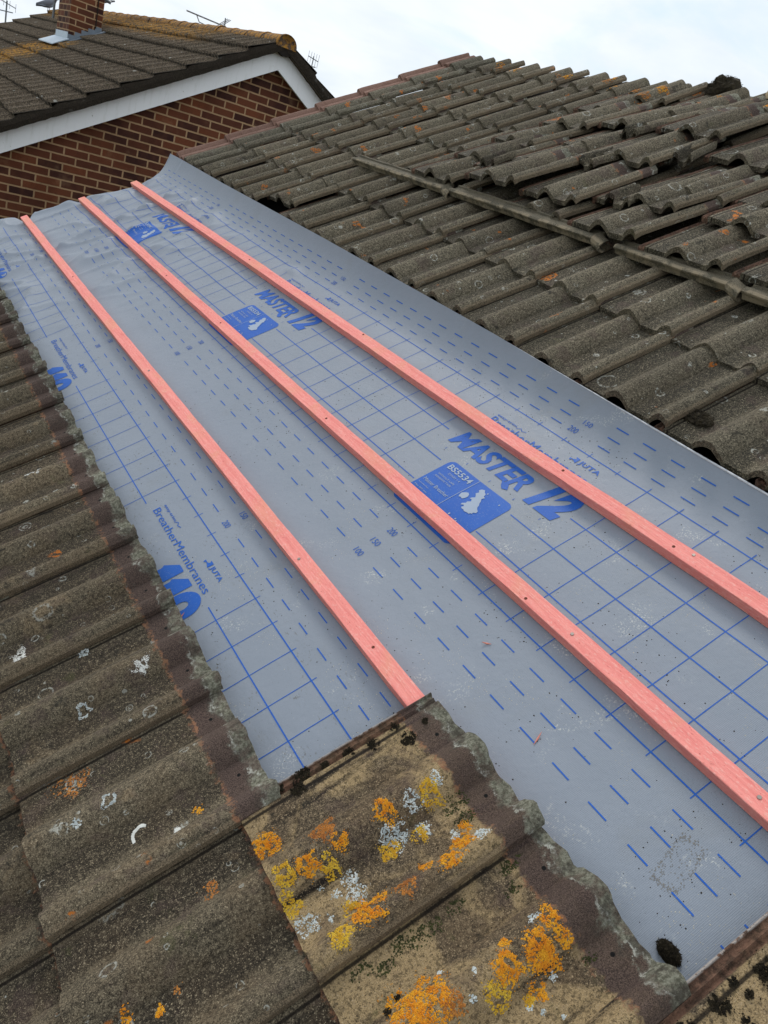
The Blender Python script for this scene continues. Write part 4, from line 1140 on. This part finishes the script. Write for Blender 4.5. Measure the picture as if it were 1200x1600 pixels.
# pigeon on the far rake of the neighbour's roof
def pigeon(loc, heading, lab):
    t = empty('pigeon', loc); t.rotation_euler = (0, 0, heading)
    prof_ = [(-.20, .055, .006, .022), (-.15, .075, .012, .030), (-.10, .095, .030, .040), (-.05, .11, .048, .052), (0, .125, .056, .058), (.05, .14, .05, .056), (.09, .165, .036, .042), (.115, .20, .024, .026), (.13, .225, .023, .023), (.150, .232, .019, .019), (.168, .228, .006, .006), (.185, .222, .002, .002)]
    vs = []; fs = []; K = 12
    for (x, z, ry, rz) in prof_:
        for k in range(K): a = 2 * math.pi * k / K; vs.append((x, ry * math.cos(a), z + rz * math.sin(a)))
    for j_ in range(len(prof_) - 1):
        for k in range(K): fs.append((j_ * K + k, j_ * K + (k + 1) % K, (j_ + 1) * K + (k + 1) % K, (j_ + 1) * K + k))
    fs.append(tuple(range(K))[::-1]); fs.append(tuple(range(len(vs) - K, len(vs))))
    mk('body', vs, fs, M_pig, t, True)
    for sg in (-1, 1):
        wv_ = MB(); wv_.add([(.05, sg * .052, .15), (.03, sg * .058, .10), (-.08, sg * .045, .075), (-.19, sg * .012, .058), (-.10, sg * .032, .12)], [(0, 1, 2, 3, 4) if sg > 0 else (4, 3, 2, 1, 0)]); wv_.build('wing', M_lead, t)
        lg = MB(); lg.tube((.01, sg * .02, .08), (.015, sg * .02, 0), .005, .004, 6); lg.build('leg', M_rusty, t)
    tag(t, lab, 'bird'); t.scale = (1.25, 1.25, 1.25)
px_ = 3.30
pigeon((px_, 17.9, zl(px_) + .03), R(25), 'grey pigeon perched on the far roof edge left of the chimney')

# aerials
def yagi(mb, c_, d_, n_, L_, el, upv, tilt=0):
    d_ = Vector(d_).normalized(); c_ = Vector(c_); up = Vector(upv).normalized()
    mb.tube(c_ - d_ * L_ / 2, c_ + d_ * L_ / 2, .010, .010, 6)
    for i in range(n_):
        p_ = c_ + d_ * L_ * (i / (n_ - 1) - .5); h_ = up * el * (.75 + .25 * (i / n_))
        mb.tube(p_ - h_, p_ + h_, .0045, .0045, 5)
ae = empty('television_aerial', (4.6, 13, EZ + .28))
mb = MB(); mb.tube((4.6, 13, EZ + .755 - .9 * TT - .05), (4.6, 13, EZ + .97), .014); mb.build('pole', M_metal, ae, mw=ID)
mb = MB(); yagi(mb, (4.55, 13, EZ + 1.045), (1, 0, -.02), 11, .62, .035, (.15, .9, .35))
for zz_ in range(3):
    for k in (-1, 1): mb.tube((4.83 + .025 * zz_, 12.9, EZ + 1.04 + k * .10), (4.80 + .025 * zz_, 13.1, EZ + 1.04 + k * .02), .005, .005, 5)
mb.tube((4.85, 13, EZ + .93), (4.83, 13, EZ + 1.15), .009, .009, 5)
mb.tube((4.40, 13, EZ + 1.04), (4.45, 13, EZ + .97), .007, .007, 5); mb.tube((4.45, 13, EZ + .97), (4.72, 13, EZ + .95), .007, .007, 5); mb.tube((4.72, 13, EZ + .95), (4.74, 13, EZ + 1.03), .007, .007, 5)
mb.build('array', M_metal, ae, mw=ID)
tag(ae, 'long yagi aerial behind the orange ridge of the brick house', 'aerial', 'television aerials')
def mast(x, y, ztop, lab, n_=5, L_=.5, el=.12, r_=.018, d=(.4, 1, 0)):
    t = empty('television_aerial', (x, y, 0))
    mb = MB(); mb.tube((x, y, 0), (x, y, ztop), r_ * 1.6, r_, 8); mb.build('pole', M_metal, t, mw=ID)
    mb = MB(); yagi(mb, (x, y, ztop - .06), d, n_, L_, el, (0, 0, 1)); mb.tube((x - .3 * L_, y, ztop - .25), (x + .3 * L_, y, ztop - .22), .012, .012, 5); mb.build('array', M_metal, t, mw=ID)
    tag(t, lab, 'aerial', 'television aerials')
mast(6.385 * 20 / 13, 20, EZ + 1.096 * 20 / 13 + .03, 'slim aerial mast in the sky right of the white bargeboard peak', 5, .36, .16, .013, (1, .3, -.1))
mast(3.50, 24, EZ + .70, 'aerial mast at the top left corner beyond the far roof edge', 4, .5, .1, .018, (1, .5, -.2))

# shrub top far left
def tree(x, y, ztop, r_, lab):
    t = empty('tree', (x, y, 0)); rn = random.Random(9)
    tb = MB(); tb.tube((x, y, 0), (x, y, ztop - r_), .12, .05, 8)
    for k in range(7):
        a = k * .9; tb.tube((x, y, ztop - 1.9 * r_), (x + math.cos(a) * r_ * .6, y + math.sin(a) * r_ * .6, ztop - r_ * .7), .03, .01, 5)
    tb.build('trunk', M_bark, t, mw=ID)
    cb = MB()
    blobs = [(Vector((rn.gauss(0, .45), rn.gauss(0, .45), rn.uniform(-1.2, .75))) * r_, r_ * rn.uniform(.2, .42)) for _ in range(26)]
    for _ in range(6500):
        c_, br = rn.choice(blobs); v = Vector((rn.gauss(0, 1), rn.gauss(0, 1), rn.gauss(0, 1))).normalized() * br * (rn.random() ** .4)
        p_ = Vector((x, y, ztop - r_)) + c_ + v; d_ = Vector((rn.gauss(0, 1), rn.gauss(0, 1), rn.gauss(0, 1))).normalized() * .06; e_ = d_.orthogonal().normalized() * .03
        cb.add([p_ - d_, p_ + e_, p_ + d_, p_ - e_], [(0, 1, 2, 3)])
    cb.build('crown', M_leaf, t, mw=ID); tag(t, lab, 'tree')
tree(3.62, 26, EZ + .34, .8, 'small green treetop peeping over the far roof edge, top left')

# buff pot on the ridge at the right edge
cp = MB()
pc = W(3.46, 2.50, .04)
prf = [(0.0, .085), (.02, .088), (.04, .08), (.12, .074), (.15, .078), (.165, .08)]
vs = []; fs = []; K = 20
for (h_, r_) in prf:
    for k in range(K): a = 2 * math.pi * k / K; vs.append(pc + Vector((r_ * math.cos(a), r_ * math.sin(a), h_)))
for (h_, r_) in ((.165, .062), (.05, .058)):
    for k in range(K): a = 2 * math.pi * k / K; vs.append(pc + Vector((r_ * math.cos(a), r_ * math.sin(a), h_)))
for j_ in range(len(prf) + 1):
    for k in range(K): fs.append((j_ * K + k, j_ * K + (k + 1) % K, (j_ + 1) * K + (k + 1) % K, (j_ + 1) * K + k))
fs.append(tuple(range(len(vs) - K, len(vs))))
tag(mk('vent_pot', vs, fs, M_pot, None, True), 'buff clay pot on the ridge at the right edge of the picture', 'vent pot')
